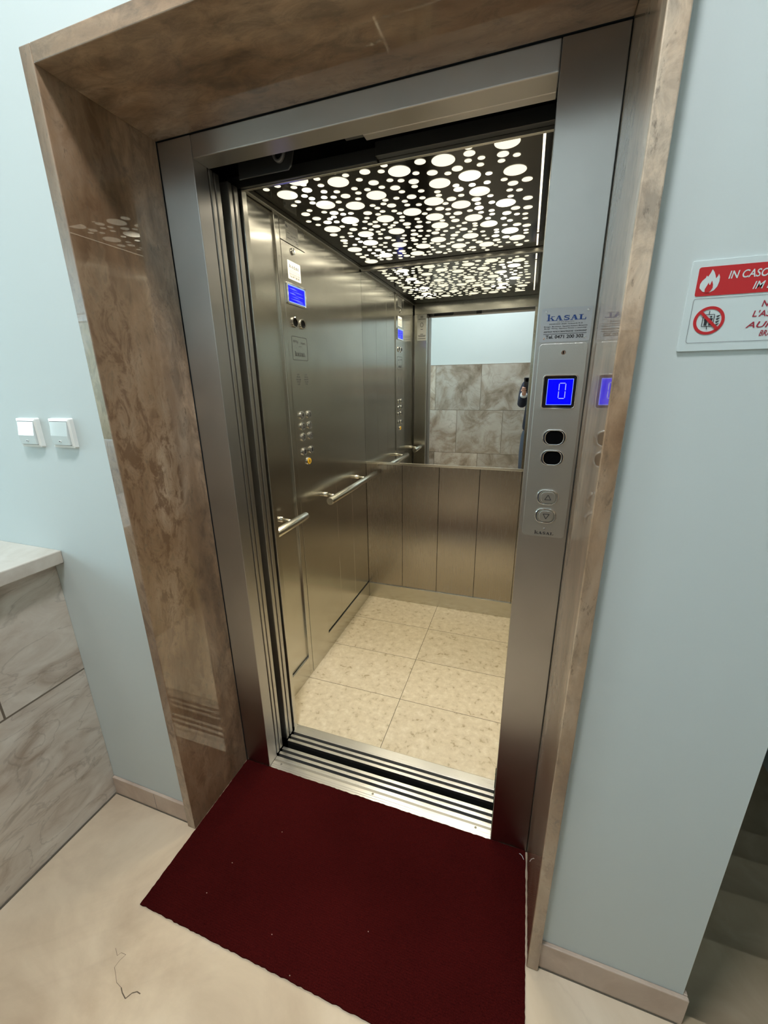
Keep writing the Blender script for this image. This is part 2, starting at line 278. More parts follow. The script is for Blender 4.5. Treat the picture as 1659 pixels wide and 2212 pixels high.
# ------------------------------------------------------------------ mesh helpers
class MB:
    def __init__(s): s.v = []; s.f = []; s.mi = []
    def add(s, vs_, fs, mi=0):
        o = len(s.v); s.v += [tuple(v) for v in vs_]; s.f += [[o+i for i in f] for f in fs]; s.mi += [mi]*len(fs); return s
    def box(s, x0, x1, y0, y1, z0, z1, mi=0):
        v = [(x, y, z) for x in (x0, x1) for y in (y0, y1) for z in (z0, z1)]
        return s.add(v, [[0, 1, 3, 2], [4, 6, 7, 5], [0, 4, 5, 1], [2, 3, 7, 6], [0, 2, 6, 4], [1, 5, 7, 3]], mi)
    def quad(s, pts, mi=0): return s.add(pts, [list(range(len(pts)))], mi)
    def prism(s, outline, y0, y1, mi=0):
        """outline (x,z) anticlockwise seen from -y; closed between y0 (front) and y1 (back)"""
        n = len(outline); v = [(x, y0, z) for x, z in outline]+[(x, y1, z) for x, z in outline]
        f = [list(range(n)), list(range(2*n-1, n-1, -1))]+[[i, n+i, n+(i+1) % n, (i+1) % n] for i in range(n)]
        return s.add(v, f, mi)
    def ring(s, outer, inner, y0, y1, mi=0):
        n = len(outer); v = [(x, y0, z) for x, z in outer]+[(x, y0, z) for x, z in inner]+[(x, y1, z) for x, z in outer]+[(x, y1, z) for x, z in inner]
        f = []
        for i in range(n):
            j = (i+1) % n
            f += [[i, j, n+j, n+i], [2*n+i, 3*n+i, 3*n+j, 2*n+j], [i, 2*n+i, 2*n+j, j], [n+i, n+j, 3*n+j, 3*n+i]]
        return s.add(v, f, mi)
    def tube(s, pts, r, n=16, caps=True, mi=0):
        pts = [Vector(p_) for p_ in pts]; rs = r if isinstance(r, (list, tuple)) else [r]*len(pts)
        d0 = (pts[1]-pts[0]).normalized(); up = Vector((0, 0, 1)) if abs(d0.z) < 0.9 else Vector((1, 0, 0))
        vs_ = []
        for i, p_ in enumerate(pts):
            d = (pts[min(i+1, len(pts)-1)]-pts[max(i-1, 0)]).normalized(); a = d.cross(up).normalized(); b = d.cross(a).normalized()
            vs_ += [p_+(a*math.cos(2*math.pi*k/n)+b*math.sin(2*math.pi*k/n))*rs[i] for k in range(n)]
        f = [[i*n+k, i*n+(k+1) % n, (i+1)*n+(k+1) % n, (i+1)*n+k] for i in range(len(pts)-1) for k in range(n)]
        if caps: f += [list(range(n)), [(len(pts)-1)*n+k for k in range(n-1, -1, -1)]]
        return s.add(vs_, f, mi)
    def build(s, name, mat, parent=None, bevel=0.0, segs=2, smooth=False):
        me = bpy.data.meshes.new(name); me.from_pydata(s.v, [], s.f); me.update()
        bm = bmesh.new(); bm.from_mesh(me); bmesh.ops.recalc_face_normals(bm, faces=bm.faces); bm.to_mesh(me); bm.free()
        for m_ in (mat if isinstance(mat, (list, tuple)) else [mat]): me.materials.append(m_)
        for p_, i in zip(me.polygons, s.mi): p_.material_index = i; p_.use_smooth = smooth
        o = bpy.data.objects.new(name, me); COL.objects.link(o)
        if parent: o.parent = parent
        if bevel:
            b = o.modifiers.new('bevel', 'BEVEL'); b.width = bevel; b.segments = segs; b.limit_method = 'ANGLE'
        return o
def flat(name, mat, polys, parent=None, y=0.0):
    """thin printed or engraved marks: polygons in the x-z plane at depth y, facing -y"""
    mb = MB()
    for i_, p_ in enumerate(polys): mb.add([(a, y-i_*4e-6, b) for a, b in p_], [list(range(len(p_)))])
    me = bpy.data.meshes.new(name); me.from_pydata(mb.v, [], mb.f); me.update(); me.materials.append(mat)
    o = bpy.data.objects.new(name, me); COL.objects.link(o)
    if parent: o.parent = parent
    return o
def rrect(cx, cz, w, h, r, n=6):
    pts = []
    for (sx, sz, a0) in ((1, -1, -90), (1, 1, 0), (-1, 1, 90), (-1, -1, 180)):
        for k in range(n+1):
            a = math.radians(a0+90*k/n); pts.append((cx+sx*(w/2-r)+r*math.cos(a), cz+sz*(h/2-r)+r*math.sin(a)))
    return pts
def ell(cx, cz, rx, rz, n=28): return [(cx+rx*math.cos(2*math.pi*k/n), cz+rz*math.sin(2*math.pi*k/n)) for k in range(n)]
def seg(a, b, w):
    (x0, z0), (x1, z1) = a, b; d = math.hypot(x1-x0, z1-z0) or 1; nx, nz = -(z1-z0)/d*w/2, (x1-x0)/d*w/2
    return [(x0+nx, z0+nz), (x0-nx, z0-nz), (x1-nx, z1-nz), (x1+nx, z1+nz)]
def pline(pts, w, closed=False):
    n = len(pts); return [seg(pts[i], pts[(i+1) % n], w) for i in range(n if closed else n-1)]
def label(o, text, cat, group=None):
    o['label'] = text; o['category'] = cat
    if group: o['group'] = group
    return o
def structure(o): o['kind'] = 'structure'; return o
def empty(name, loc=(0, 0, 0), rz=0.0, text=None, cat=None, group=None):
    o = bpy.data.objects.new(name, None); COL.objects.link(o); o.location = loc; o.rotation_euler = (0, 0, rz); o.empty_display_size = 0.05
    if text: label(o, text, cat, group)
    return o
def text_mesh(name, body, mat, parent, x, z, h, y=-0.0005, width=None, shear=0.0, align='CENTER', bold=0.0):
    """lettering as a flat mesh in the x-z plane; h = height of the capitals, x,z = baseline anchor"""
    cu = bpy.data.curves.new('tmp', 'FONT'); cu.body = body; cu.size = 1.0; cu.shear = shear; cu.offset = bold; cu.align_x = 'LEFT'; cu.resolution_u = 4
    to = bpy.data.objects.new('tmp', cu); COL.objects.link(to)
    dg = bpy.context.evaluated_depsgraph_get(); me = bpy.data.meshes.new_from_object(to.evaluated_get(dg))
    bpy.data.objects.remove(to); bpy.data.curves.remove(cu)
    xs = [v.co.x for v in me.vertices]; x0, x1 = min(xs), max(xs)
    s = h/0.73; sx = (width/(x1-x0)) if width else s; w = (x1-x0)*sx
    ox = {'CENTER': x-w/2, 'LEFT': x, 'RIGHT': x-w}[align]
    for v in me.vertices: v.co = Vector((ox+(v.co.x-x0)*sx, y, z+v.co.y*s))
    me.name = name; me.materials.clear(); me.materials.append(mat)
    o = bpy.data.objects.new(name, me); COL.objects.link(o); o.parent = parent
    return o
def join_meshes(objs, name):
    """merge freshly made flat marks into the first one"""
    bm = bmesh.new()
    for o in objs: bm.from_mesh(o.data)
    bm.to_mesh(objs[0].data); bm.free()
    for o in objs[1:]: bpy.data.objects.remove(o)
    objs[0].name = name; objs[0].data.name = name
    return objs[0]
def slab_word(x, z, w, h):
    """slab-serif word as polygons: k is taller, A S A L small capitals"""
    adv = [0, 1.02, 2.06, 2.92, 3.96, 4.85]; U = w/adv[-1]
    def P_(i, pts): return [(x+(adv[i]+a)*U, z+b*h) for a, b in pts]
    R = lambda i, a0, a1, b0, b1: P_(i, [(a0, b0), (a1, b0), (a1, b1), (a0, b1)])
    out = [R(0, .13, .37, 0, 1.3), R(0, 0, .50, 0, .10), R(0, 0, .37, 1.2, 1.3), P_(0, [(.37, .42), (.37, .30), (.80, .84), (.66, .84)]),
           P_(0, [(.47, .50), (.72, .08), (.98, .08), (.62, .62)]), R(0, .58, 1.02, 0, .10), R(0, .52, 1.0, .80, .90)]
    for i in (1, 3):
        out += [P_(i, [(.13, .06), (.22, .06), (.53, .95), (.40, 1.0)]), P_(i, [(.62, .06), (.90, .06), (.60, 1.0), (.36, 1.0)]),
                R(i, .27, .68, .30, .40), R(i, 0, .36, 0, .10), R(i, .52, 1.03, 0, .10)]
    c = []
    for k in range(9): a = math.radians(40+k*230/8); c.append((.42+.26*math.cos(a), .73+.19*math.sin(a)))
    for k in range(9): a = math.radians(90-k*230/8); c.append((.44+.27*math.cos(a), .28+.20*math.sin(a)))
    for a, b in zip(c[:-1], c[1:]): out.append(P_(2, seg(a, b, .20)))
    out += [R(2, .66, .74, .62, 1.0), R(2, .10, .18, 0, .38)]
    out += [R(4, .14, .38, 0, 1.0), R(4, 0, .54, .9, 1.0), R(4, 0, .86, 0, .10), P_(4, [(.76, .05), (.88, .05), (.88, .42), (.80, .42)])]
    return out

# centres and radii of the round openings in the ceiling panel
DISCS = (
    '-0.079 0.4003 0.0106;-0.0297 0.3913 0.0111;-0.0347 0.461 0.0347;0.0518 0.3805 0.0291;0.0165 0.4184 0.0119;0.0549 0.4129 0.0112;0.1155 0.3946 0.0112;0.'
    '1071 0.4386 0.0119;0.0471 0.4523 0.0176;0.017 0.4887 0.0122;0.0957 0.4838 0.0117;0.0763 0.5236 0.012;0.0309 0.5168 0.012;0.0164 0.5491 0.0123;-0.0283 '
    '0.5207 0.0112;-0.0579 0.544 0.011;0.0524 0.5822 0.0348;0.1367 0.4995 0.0114;0.1085 0.5336 0.0117;0.1083 0.576 0.0121;0.1513 0.5404 0.0174;0.2112 0.406'
    ' 0.0109;0.1845 0.3766 0.0101;0.1707 0.4382 0.0342;0.2412 0.448 0.0108;0.2021 0.4997 0.0106;0.2023 0.5347 0.0109;0.1841 0.5774 0.0112;0.2764 0.4071 0.0'
    '163;0.3251 0.4225 0.0107;0.345 0.3916 0.0104;0.2773 0.4838 0.0163;0.241 0.5221 0.0107;0.2924 0.5232 0.0109;0.2545 0.5744 0.0341;0.2722 0.6213 0.0103;0'
    '.2554 0.6491 0.0105;0.2128 0.6485 0.011;0.2215 0.6763 0.0111;0.2787 0.674 0.0166;0.23 0.7123 0.0113;0.2732 0.7244 0.011;0.152 0.6277 0.0346;0.0886 0.6'
    '397 0.0119;0.0183 0.6379 0.0123;-0.0269 0.6043 0.0114;-0.0575 0.6298 0.0164;-0.0385 0.6835 0.0169;-0.082 0.6981 0.0107;-0.0634 0.7447 0.0109;0.0501 0.'
    '658 0.0183;0.0779 0.6824 0.0118;0.1097 0.685 0.0118;0.0321 0.6946 0.0112;0.009 0.7061 0.0114;-0.0158 0.7347 0.017;0.0213 0.7438 0.0127;0.0787 0.7501 0'
    '.0354;0.0789 0.7992 0.0119;0.0212 0.7981 0.0128;-0.0298 0.8107 0.0351;0.1707 0.7067 0.017;0.1505 0.7509 0.0114;0.1298 0.7829 0.0116;0.1407 0.8145 0.01'
    '14;0.1678 0.8009 0.0109;0.2045 0.7326 0.0112;0.217 0.7851 0.0352;0.1563 0.8465 0.018;0.1976 0.8389 0.0115;0.2247 0.8619 0.0108;0.2063 0.8799 0.0101;0.'
    '1012 0.8503 0.0121;0.1218 0.8761 0.0114;0.0518 0.8451 0.0183;0.1693 0.8948 0.0115;0.2444 0.8384 0.0106;0.0813 0.9174 0.0356;0.0204 0.8816 0.0118;0.011'
    '3 0.9176 0.012;0.0816 0.9726 0.0122;-0.0544 0.8735 0.0174;-0.0313 0.9131 0.0121;-0.0432 0.9591 0.0173;-0.0507 0.9931 0.0118;-0.069 1.0298 0.0111;0.024'
    '1 0.96 0.0131;0.0216 1.0018 0.0125;-0.02 1.0312 0.0119;0.0605 1.0332 0.0357;-0.0465 1.0965 0.0344;0.0132 1.0767 0.013;0.0583 1.0918 0.0121;0.0175 1.13'
    '24 0.0133;0.0579 1.1456 0.0186;0.0958 1.0786 0.012;0.1056 1.1135 0.0121;0.1245 1.0586 0.0118;0.1227 0.9927 0.0122;0.1579 0.9965 0.0171;0.1713 1.0375 0'
    '.0112;-0.0559 1.1693 0.0164;-0.0261 1.2021 0.0115;-0.055 1.2249 0.0154;0.0179 1.1863 0.0118;0.0196 1.2269 0.0116;0.0683 1.1847 0.0113;0.1081 1.1686 0.'
    '012;0.1209 1.2197 0.0118;0.0656 1.2421 0.0347;0.021 1.2689 0.0094;0.0215 1.3033 0.0105;0.0631 1.3063 0.0157;-0.0414 1.3149 0.0329;-0.0439 1.2648 0.009'
    '5;0.1423 0.9098 0.0117;0.1423 0.9391 0.0111;0.3784 0.4418 0.0341;0.4528 0.4099 0.0168;0.424 0.4724 0.0111;0.5196 0.4267 0.0347;0.473 0.4878 0.0169;0.5'
    '188 0.5092 0.0118;0.5515 0.4898 0.0172;0.5995 0.3837 0.0104;0.598 0.4154 0.0173;0.5892 0.4544 0.0114;0.6284 0.4525 0.0118;0.6214 0.491 0.0122;0.5815 0'
    '.5491 0.0351;0.6412 0.5558 0.0119;0.6305 0.6157 0.0121;0.7044 0.3943 0.0348;0.6897 0.454 0.0171;0.6833 0.4907 0.0118;0.7276 0.4723 0.0108;0.7202 0.563'
    '8 0.0351;0.6848 0.615 0.0126;0.7111 0.6525 0.0169;0.7562 0.6396 0.0164;0.6987 0.7005 0.0117;0.7305 0.7117 0.0108;0.7 0.7515 0.0112;0.7581 0.789 0.0165'
    ';0.7585 0.8754 0.0169;0.7485 0.9365 0.0105;0.7482 0.9855 0.0108;0.4813 0.5657 0.0348;0.5293 0.6008 0.0117;0.533 0.6324 0.0171;0.5814 0.6163 0.012;0.59'
    '95 0.6748 0.0358;0.6321 0.7214 0.0121;0.535 0.6811 0.0115;0.3663 0.502 0.0111;0.333 0.4868 0.0107;0.4034 0.523 0.0166;0.3976 0.5576 0.0111;0.3332 0.54'
    '39 0.0171;0.3463 0.5796 0.0114;0.4104 0.5976 0.0117;0.4615 0.6238 0.0113;0.461 0.6527 0.0107;0.4018 0.652 0.0113;0.3675 0.6297 0.0167;0.3136 0.6211 0.'
    '0113;0.3349 0.6562 0.0111;0.3346 0.6904 0.0114;0.3757 0.703 0.0113;0.2857 0.7532 0.011;0.3355 0.7593 0.035;0.2855 0.7913 0.0112;0.2744 0.8257 0.0115;0'
    '.4339 0.6954 0.0341;0.4976 0.698 0.0172;0.4707 0.7288 0.0116;0.5229 0.7599 0.0353;0.5816 0.7335 0.0174;0.5828 0.7721 0.0119;0.5825 0.8142 0.0174;0.547'
    ' 0.8271 0.012;0.5853 0.8598 0.012;0.6327 0.7805 0.0117;0.6259 0.8565 0.0119;0.6249 0.8922 0.0121;0.6814 0.8047 0.0355;0.7138 0.865 0.0171;0.6803 0.902'
    '7 0.0177;0.7178 0.9282 0.0115;0.6652 0.9544 0.0128;0.689 0.9873 0.0125;0.6058 0.9313 0.0124;0.4025 0.7572 0.0116;0.4413 0.7664 0.0168;0.4709 0.7837 0.'
    '0115;0.4618 0.8264 0.0109;0.4994 0.8349 0.0172;0.4725 0.8666 0.0116;0.407 0.8386 0.0345;0.3769 0.7922 0.011;0.3363 0.8328 0.0114;0.4286 0.8858 0.0114;'
    '0.478 0.905 0.017;0.5521 0.904 0.0352;0.2178 1.028 0.0107;0.2354 0.9958 0.0116;0.2184 0.9333 0.0348;0.2829 0.8693 0.0171;0.2767 0.9062 0.011;0.3373 0.'
    '8661 0.012;0.3225 0.917 0.0169;0.3704 0.8844 0.0111;0.4086 0.9351 0.0343;0.2887 0.9519 0.0112;0.318 0.9664 0.0112;0.2818 0.9983 0.0177;0.2983 1.0287 0'
    '.0111;0.2621 1.0422 0.0118;0.2634 1.0729 0.0179;0.3095 1.0726 0.0107;0.2999 1.1133 0.011;0.3514 0.9795 0.0112;0.3324 1.0373 0.0116;0.3898 0.9811 0.011'
    '1;0.4188 1.009 0.0112;0.3723 1.0152 0.017;0.3981 1.052 0.0115;0.3668 1.107 0.0339;0.2199 1.0694 0.0109;0.1777 1.1094 0.0348;0.2133 1.172 0.0115;0.2549'
    ' 1.1274 0.0112;0.2805 1.1705 0.034;0.3287 1.1424 0.0099;0.3151 1.205 0.0114;0.355 1.1653 0.01;0.3667 1.2067 0.0164;0.4011 1.1801 0.0111;0.422 1.1652 0'
    '.0098;0.4317 1.1142 0.0117;0.4464 1.0742 0.0172;0.466 1.0428 0.0112;0.4955 1.0152 0.0165;0.4529 0.9824 0.0119;0.4828 0.9698 0.0117;0.51 0.9443 0.0115;'
    '0.5495 0.9666 0.0115;0.5484 0.9926 0.0116;0.5398 1.0326 0.0109;0.519 1.0545 0.0111;0.6032 0.9945 0.0362;0.5708 1.0748 0.0121;0.6287 1.0734 0.0123;0.62'
    '8 1.105 0.0125;0.6844 1.1073 0.0354;0.5707 1.1281 0.0119;0.6192 1.152 0.0175;0.581 1.1749 0.0116;0.5134 1.1103 0.0349;0.6204 1.2108 0.018;0.6302 1.247'
    '8 0.0118;0.6635 1.1859 0.018;0.7114 1.213 0.035;0.6661 1.0302 0.0128;0.7153 1.0425 0.0165;0.7535 1.0686 0.016;0.7509 1.1244 0.0107;0.7508 1.1626 0.010'
    '9;0.753 1.2754 0.0105;0.7045 1.2826 0.0096;0.7186 1.3208 0.0157;0.6694 1.2651 0.0117;0.6325 1.3182 0.0111;0.6115 1.2855 0.011;0.571 1.2566 0.0339;0.54'
    '13 1.209 0.0173;0.5224 1.1755 0.0118;0.4881 1.2021 0.0109;0.4625 1.1483 0.0177;0.4424 1.2294 0.0348;0.5019 1.2775 0.0158;0.5522 1.309 0.0101;0.5659 1.'
    '3457 0.0103;0.5029 1.3265 0.0104;0.4807 1.3097 0.0104;0.45 1.3214 0.0105;0.4357 1.2918 0.0162;0.3861 1.2641 0.0104;0.3877 1.2985 0.0099;0.3597 1.3179 '
    '0.0107;0.3316 1.2922 0.0165;0.3155 1.2437 0.0104;0.285 1.2655 0.0106;0.2855 1.3068 0.0108;0.2552 1.3074 0.0103;0.2265 1.2686 0.0341;0.1888 1.3173 0.01'
    '04;0.2247 1.2075 0.0116;0.1652 1.2883 0.0171;0.1641 1.2436 0.0108;0.1626 1.2064 0.0165;0.1346 1.2696 0.0109;0.123 1.3172 0.0112;0.1477 1.1592 0.0127;0'
    '.0213 1.1223 0.0127')

# ================================================================== the building
mb = MB(); mb.box(WX-0.2, XL-T, YW, -0.001, 0, ZL); mb.box(XL-T, XR+TR, YW, -0.001, ZT2, ZL); mb.box(XR+TR, XCOR, YW, 1.7, 0, ZL)
mb.box(XCOR-0.2, XCOR, YW, 1.7, -1.0, 0)
structure(mb.build('wall_front', M['plaster']))
mb = MB(); mb.box(-3.2, V0, YO-0.2, YO, -0.2, ZL); mb.box(V1, 2.5, YO-0.2, YO, -0.2, ZL); mb.box(V0, V1, YO-0.2, YO, -0.2, VZ0); mb.box(V0, V1, YO-0.2, YO, VZ1, ZL); structure(mb.build('wall_back', M['plaster']))
mb = MB()
mb.box(-2.0, 2.4, YO, YO+0.015, 0, 1.69)
w = structure(mb.build('trim_wainscot', M['wainscot'], bevel=0.002))
mb = MB(); mb.box(WX-0.2, WX, YO, YW, 0, WZ0); mb.box(WX-0.2, WX, YO, YW, WZ1, ZL); mb.box(WX-0.2, WX, YO, WY0, WZ0, WZ1); mb.box(WX-0.2, WX, WY1, YW, WZ0, WZ1)
structure(mb.build('wall_left', M['plaster']))
mb = MB(); mb.box(2.4, 2.6, YO, 1.9, -1.0, ZL); structure(mb.build('wall_right', M['plaster']))
mb = MB(); mb.box(XCOR, 2.4, 1.7, 1.9, -1.0, ZL); structure(mb.build('wall_stairwell', M['plaster']))
mb = MB(); mb.box(WX-0.2, 2.6, YO-0.2, 1.9, ZL, ZL+0.2); structure(mb.build('ceiling', M['plaster']))
mb = MB(); mb.box(WX, 1.2, YO, 0.0, -0.15, 0); mb.box(1.2, 2.4, YO, -0.25, -0.15, 0)
fl = structure(mb.build('floor', M['floor']))
ck = [(-0.118, -0.596), (-0.0995, -0.606), (-0.095, -0.598), (-0.0795, -0.597), (-0.085, -0.611), (-0.0857, -0.625), (-0.070, -0.634), (-0.0545, -0.644), (-0.035, -0.647), (-0.0237, -0.653), (-0.0073, -0.658), (0, -0.6455), (0.01, -0.6396), (0.021, -0.640)]
mb = MB()
for i, (a, b) in enumerate(zip(ck[:-1], ck[1:])):
    q = seg(a, b, 0.0008+0.0014*(i > 7)); mb.add([(x, y, 0.0003) for x, y in q], [[0, 1, 2, 3]])
crk = mb.build('floor_crack', simple('crack_dark', (0.12, 0.09, 0.06), 0.8), fl); crk['label'] = 'thin dark crack in the marble'
# windows
win2 = empty('window_2', (0, 0, 0)); structure(win2)
mb = MB(); g_ = 0.05
mb.box(V0, V1, YO-0.10, YO-0.03, VZ0, VZ0+g_); mb.box(V0, V1, YO-0.10, YO-0.03, VZ1-g_, VZ1); mb.box(V0, V0+g_, YO-0.10, YO-0.03, VZ0+g_, VZ1-g_); mb.box(V1-g_, V1, YO-0.10, YO-0.03, VZ0+g_, VZ1-g_)
mb.build('window_frame', M['white'], win2, bevel=0.004)
win = empty('window_1', (0, 0, 0)); structure(win)
mb = MB(); fw = 0.06
mb.box(WX-0.09, WX-0.02, WY0, WY1, WZ0, WZ0+fw); mb.box(WX-0.09, WX-0.02, WY0, WY1, WZ1-fw, WZ1)
mb.box(WX-0.09, WX-0.02, WY0, WY0+fw, WZ0+fw, WZ1-fw); mb.box(WX-0.09, WX-0.02, WY1-fw, WY1, WZ0+fw, WZ1-fw)
mb.box(WX-0.09, WX-0.02, (WY0+WY1)/2-0.035, (WY0+WY1)/2+0.035, WZ0+fw, WZ1-fw)
mb.build('window_frame', M['white'], win, bevel=0.004)
mb = MB(); mb.box(WX-0.02, WX+0.05, WY0-0.03, WY1+0.03, WZ0-0.03, WZ0); mb.build('window_sill', M['coping'], win, bevel=0.004)
# round lobby ceiling lamp out of view, plus an added fill lamp
def ceiling_or_fill_lamp(x, y, r, power, color, text):
    t = empty('ceiling_or_fill_lamp', (x, y, ZL), 0, text, 'ceiling lamp')
    mb = MB(); mb.tube([(0, 0, -0.0005), (0, 0, -0.05)], r, 40); mb.build('housing', M['white'], t, bevel=0.004)
    mb = MB(); mb.tube([(0, 0, -0.051), (0, 0, -0.055)], r*0.93, 40); mb.build('diffuser', emis('lamp_diffuser', color, power), t)
    l = bpy.data.lights.new('lamp_light', 'AREA'); l.shape = 'DISK'; l.size = r*1.8; l.energy = power*LAMP_W; l.color = color
    o = bpy.data.objects.new('lamp_light', l); COL.objects.link(o); o.location = (x, y, ZL-0.058)
LAMP_W = 1.0
ceiling_or_fill_lamp(-1.02, -1.05, 0.18, LAMP_P, (1.0, 0.93, 0.84), 'round white ceiling lamp over the parapet, beyond the left side')
ceiling_or_fill_lamp(0.45, -0.98, 0.18, FILL_P, (0.95, 0.97, 1.0), 'added fill lamp, a round white disc over the middle of the lobby')  # added fill light, no fixture known here
# shaft
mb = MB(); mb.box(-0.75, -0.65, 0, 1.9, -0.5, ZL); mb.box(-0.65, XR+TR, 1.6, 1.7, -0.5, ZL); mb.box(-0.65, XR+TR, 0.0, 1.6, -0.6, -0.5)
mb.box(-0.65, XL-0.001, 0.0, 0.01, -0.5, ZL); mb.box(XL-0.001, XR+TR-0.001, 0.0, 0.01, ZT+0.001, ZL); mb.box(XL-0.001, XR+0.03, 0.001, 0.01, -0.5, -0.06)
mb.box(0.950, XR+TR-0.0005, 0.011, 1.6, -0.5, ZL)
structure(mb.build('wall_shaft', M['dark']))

# baseboards
mb = MB(); mb.box(-0.52, XL-T, YW-0.010, YW, 0, 0.078); bl = structure(mb.build('baseboard_left', M['basestone'], bevel=0.0025))
mb = MB(); mb.box(-0.3215, -0.320, YW-0.0103, YW-0.0101, 0.001, 0.077); mb.build('baseboard_joint', M['greyink'], bl)
mb = MB(); mb.box(XR+TR, XCOR+0.010, YW-0.010, YW, 0, 0.092); mb.box(XCOR, XCOR+0.010, YW, -0.25, 0, 0.092); structure(mb.build('baseboard_right', M['basestone'], bevel=0.0025))
mb = MB(); mb.box(-0.521, XL-T, YW-0.0125, YW-0.010, 0.0003, 0.0015); mb.box(XR+TR, XCOR, YW-0.0125, YW-0.010, 0.0003, 0.0015)
mb.box(-0.523, -0.5165, YO, YW-0.0125, 0.0003, 0.0018)
structure(mb.build('trim_floor_joint', simple('dirty_joint', (0.10, 0.085, 0.06), 0.8)))

# low parapet wall on the left with its coping
mb = MB(); mb.box(-0.86, -0.522, YO+0.015, YW, 0, 0.945); pw = structure(mb.build('wall_parapet', M['parapet'], bevel=0.0015))
mb = MB(); mb.box(-0.92, -0.478, YO+0.015, YW, 0.945, 0.986); cp = mb.build('coping', M['coping'], pw, bevel=0.003); cp['label'] = 'pale polished coping slab'

# stairs going down on the right
st = empty('staircase', (1.8, -0.25, -0.17), 0, 'brown marble stairs going down behind the right-hand corner of the white wall', 'stairs')
stm = Matrix.Translation((-1.8, 0.25, 0.17))
for k in range(5):
    y0 = -0.25+0.29*k; z1 = -0.17*(k+1)
    mb = MB(); mb.box(XCOR+0.001-1.8, 2.399-1.8, y0+0.25+0.001, y0+0.25+0.29+(0.9 if k == 4 else 0.0), z1-0.20+0.17, z1+0.17)
    if k == 4: mb = MB(); mb.box(XCOR+0.001-1.8, 2.399-1.8, y0+0.251, 1.70+0.24, z1-0.1+0.17, z1+0.17)
    mb.build('step', M['stairstone'], st)
mb = MB(); mb.box(XCOR, 2.4, -0.275, -0.25, -0.03, 0.0008); mb.box(XCOR, 2.4, -0.256, -0.25, -0.20, -0.03)
structure(mb.build('trim_nosing', M['stairstone']))
for k in range(1):
    mb = MB(); mb.box(XCOR+0.01, 2.39, 1.688, 1.7, -0.85, -0.75); structure(mb.build('baseboard_stairwell', M['basestone']))

# ================================================================== stone portal
pt = empty('stone_portal', (0.4, -0.14, 0), 0, 'brown travertine slab surround lining the recess of the elevator doorway', 'door surround')
o_ = Vector((-0.4, 0.14, 0))
def child(mb, name, mat, par, off, **k):
    mb.v = [tuple(Vector(v)-Vector(off)) for v in mb.v]; return mb.build(name, mat, par, **k)
PO = (0.4, -0.14, 0)
mb = MB(); mb.box(XL-T, XL, -P, -0.0005, 0.001, ZT2); j1 = child(mb, 'jamb', M['trav_v'], pt, PO, bevel=0.0018)
mb = MB(); mb.box(XR, XR+TR, -P, -0.0005, 0.001, ZT2); j2 = child(mb, 'jamb', M['trav_v'], pt, PO, bevel=0.0018)
mb = MB(); mb.box(XL+0.0002, XR-0.0002, -P, -0.0005, ZT, ZT2); j3 = child(mb, 'lintel', M['trav_h'], pt, PO, bevel=0.0018)

# ================================================================== steel landing frame
sf = empty('steel_door_frame', (0.4, 0.02, 0), 0, 'brushed stainless steel frame around the open elevator doorway', 'door frame')
FO = (0.4, 0.02, 0)
mb = MB(); mb.box(XL+0.001, XI, 0.001, 0.052, 0.001, ZT-0.001); child(mb, 'jamb', M['steel_frame'], sf, FO, bevel=0.0015)
mb = MB(); mb.box(XJ, XR-0.001, 0.001, 0.052, 0.001, ZT-0.001); rj = child(mb, 'jamb', M['steel_frame'], sf, FO, bevel=0.0015); rj['label'] = 'wide right jamb carrying the call panel'
mb = MB(); mb.box(XI+0.0008, XJ-0.0008, 0.001, 0.058, ZH, ZT-0.001); mb.box(0.405, XJ-0.0008, 0.058, 0.083, ZH, ZT-0.001); child(mb, 'header', M['steel_head'], sf, FO, bevel=0.0025, segs=3)
mb = MB(); mb.box(0.36, 0.405, 0.058, 0.068, ZH+0.001, ZT-0.001); child(mb, 'header_bracket', M['darkmetal'], sf, FO)

# sills
def sill(name, y0, y1, light, zt, screws, text, par_off):
    s = empty(name, (0.4, (y0+y1)/2, 0), 0, text, 'door sill'); SO = (0.4, (y0+y1)/2, 0)
    mb = MB(); mb.box(XI+0.001, XJ-0.001 if par_off is None else par_off, y0, y1, -0.05, zt-0.014)
    if y0 < 0: mb.box(XI+0.001, XJ-0.001, y0, 0.0525, zt-0.014, zt-0.0012, 1)
    child(mb, 'sill_base', [M['groove'], M['alu_worn']], s, SO)
    mb = MB()
    for a, b in light: mb.box(XI+0.001, XJ-0.001 if par_off is None else par_off, a, b, zt-0.014, zt)
    child(mb, 'sill_rib', M['alu'], s, SO, bevel=0.0005)
    for (x, y) in screws:
        mb = MB(); mb.tube([(x, y, zt-0.0005), (x, y, zt+0.0006)], 0.0042, 14); mb.tube([(x, y, zt+0.0006), (x, y, zt+0.0008)], 0.0022, 10); child(mb, 'screw', M['chrome'], s, SO)
    return s
sill('landing_sill', -0.0035, 0.0995, [(-0.003, 0.0075), (0.0085, 0.0160), (0.017, 0.0300), (0.039, 0.0525), (0.064, 0.076), (0.0872, 0.0995)], 0.0025, [(0.3956, 0.0238), (0.7697, 0.0232), (0.0051, 0.0235)],
     'ribbed aluminium threshold between the red mat and the dark gap', None)
sill('car_sill', 0.130, 0.222, [(0.130, 0.142), (0.1536, 0.1654), (0.1778, 0.1835), (0.1838, 0.2195)], 0.0025, [], 'ribbed aluminium threshold at the edge of the elevator car floor', None)

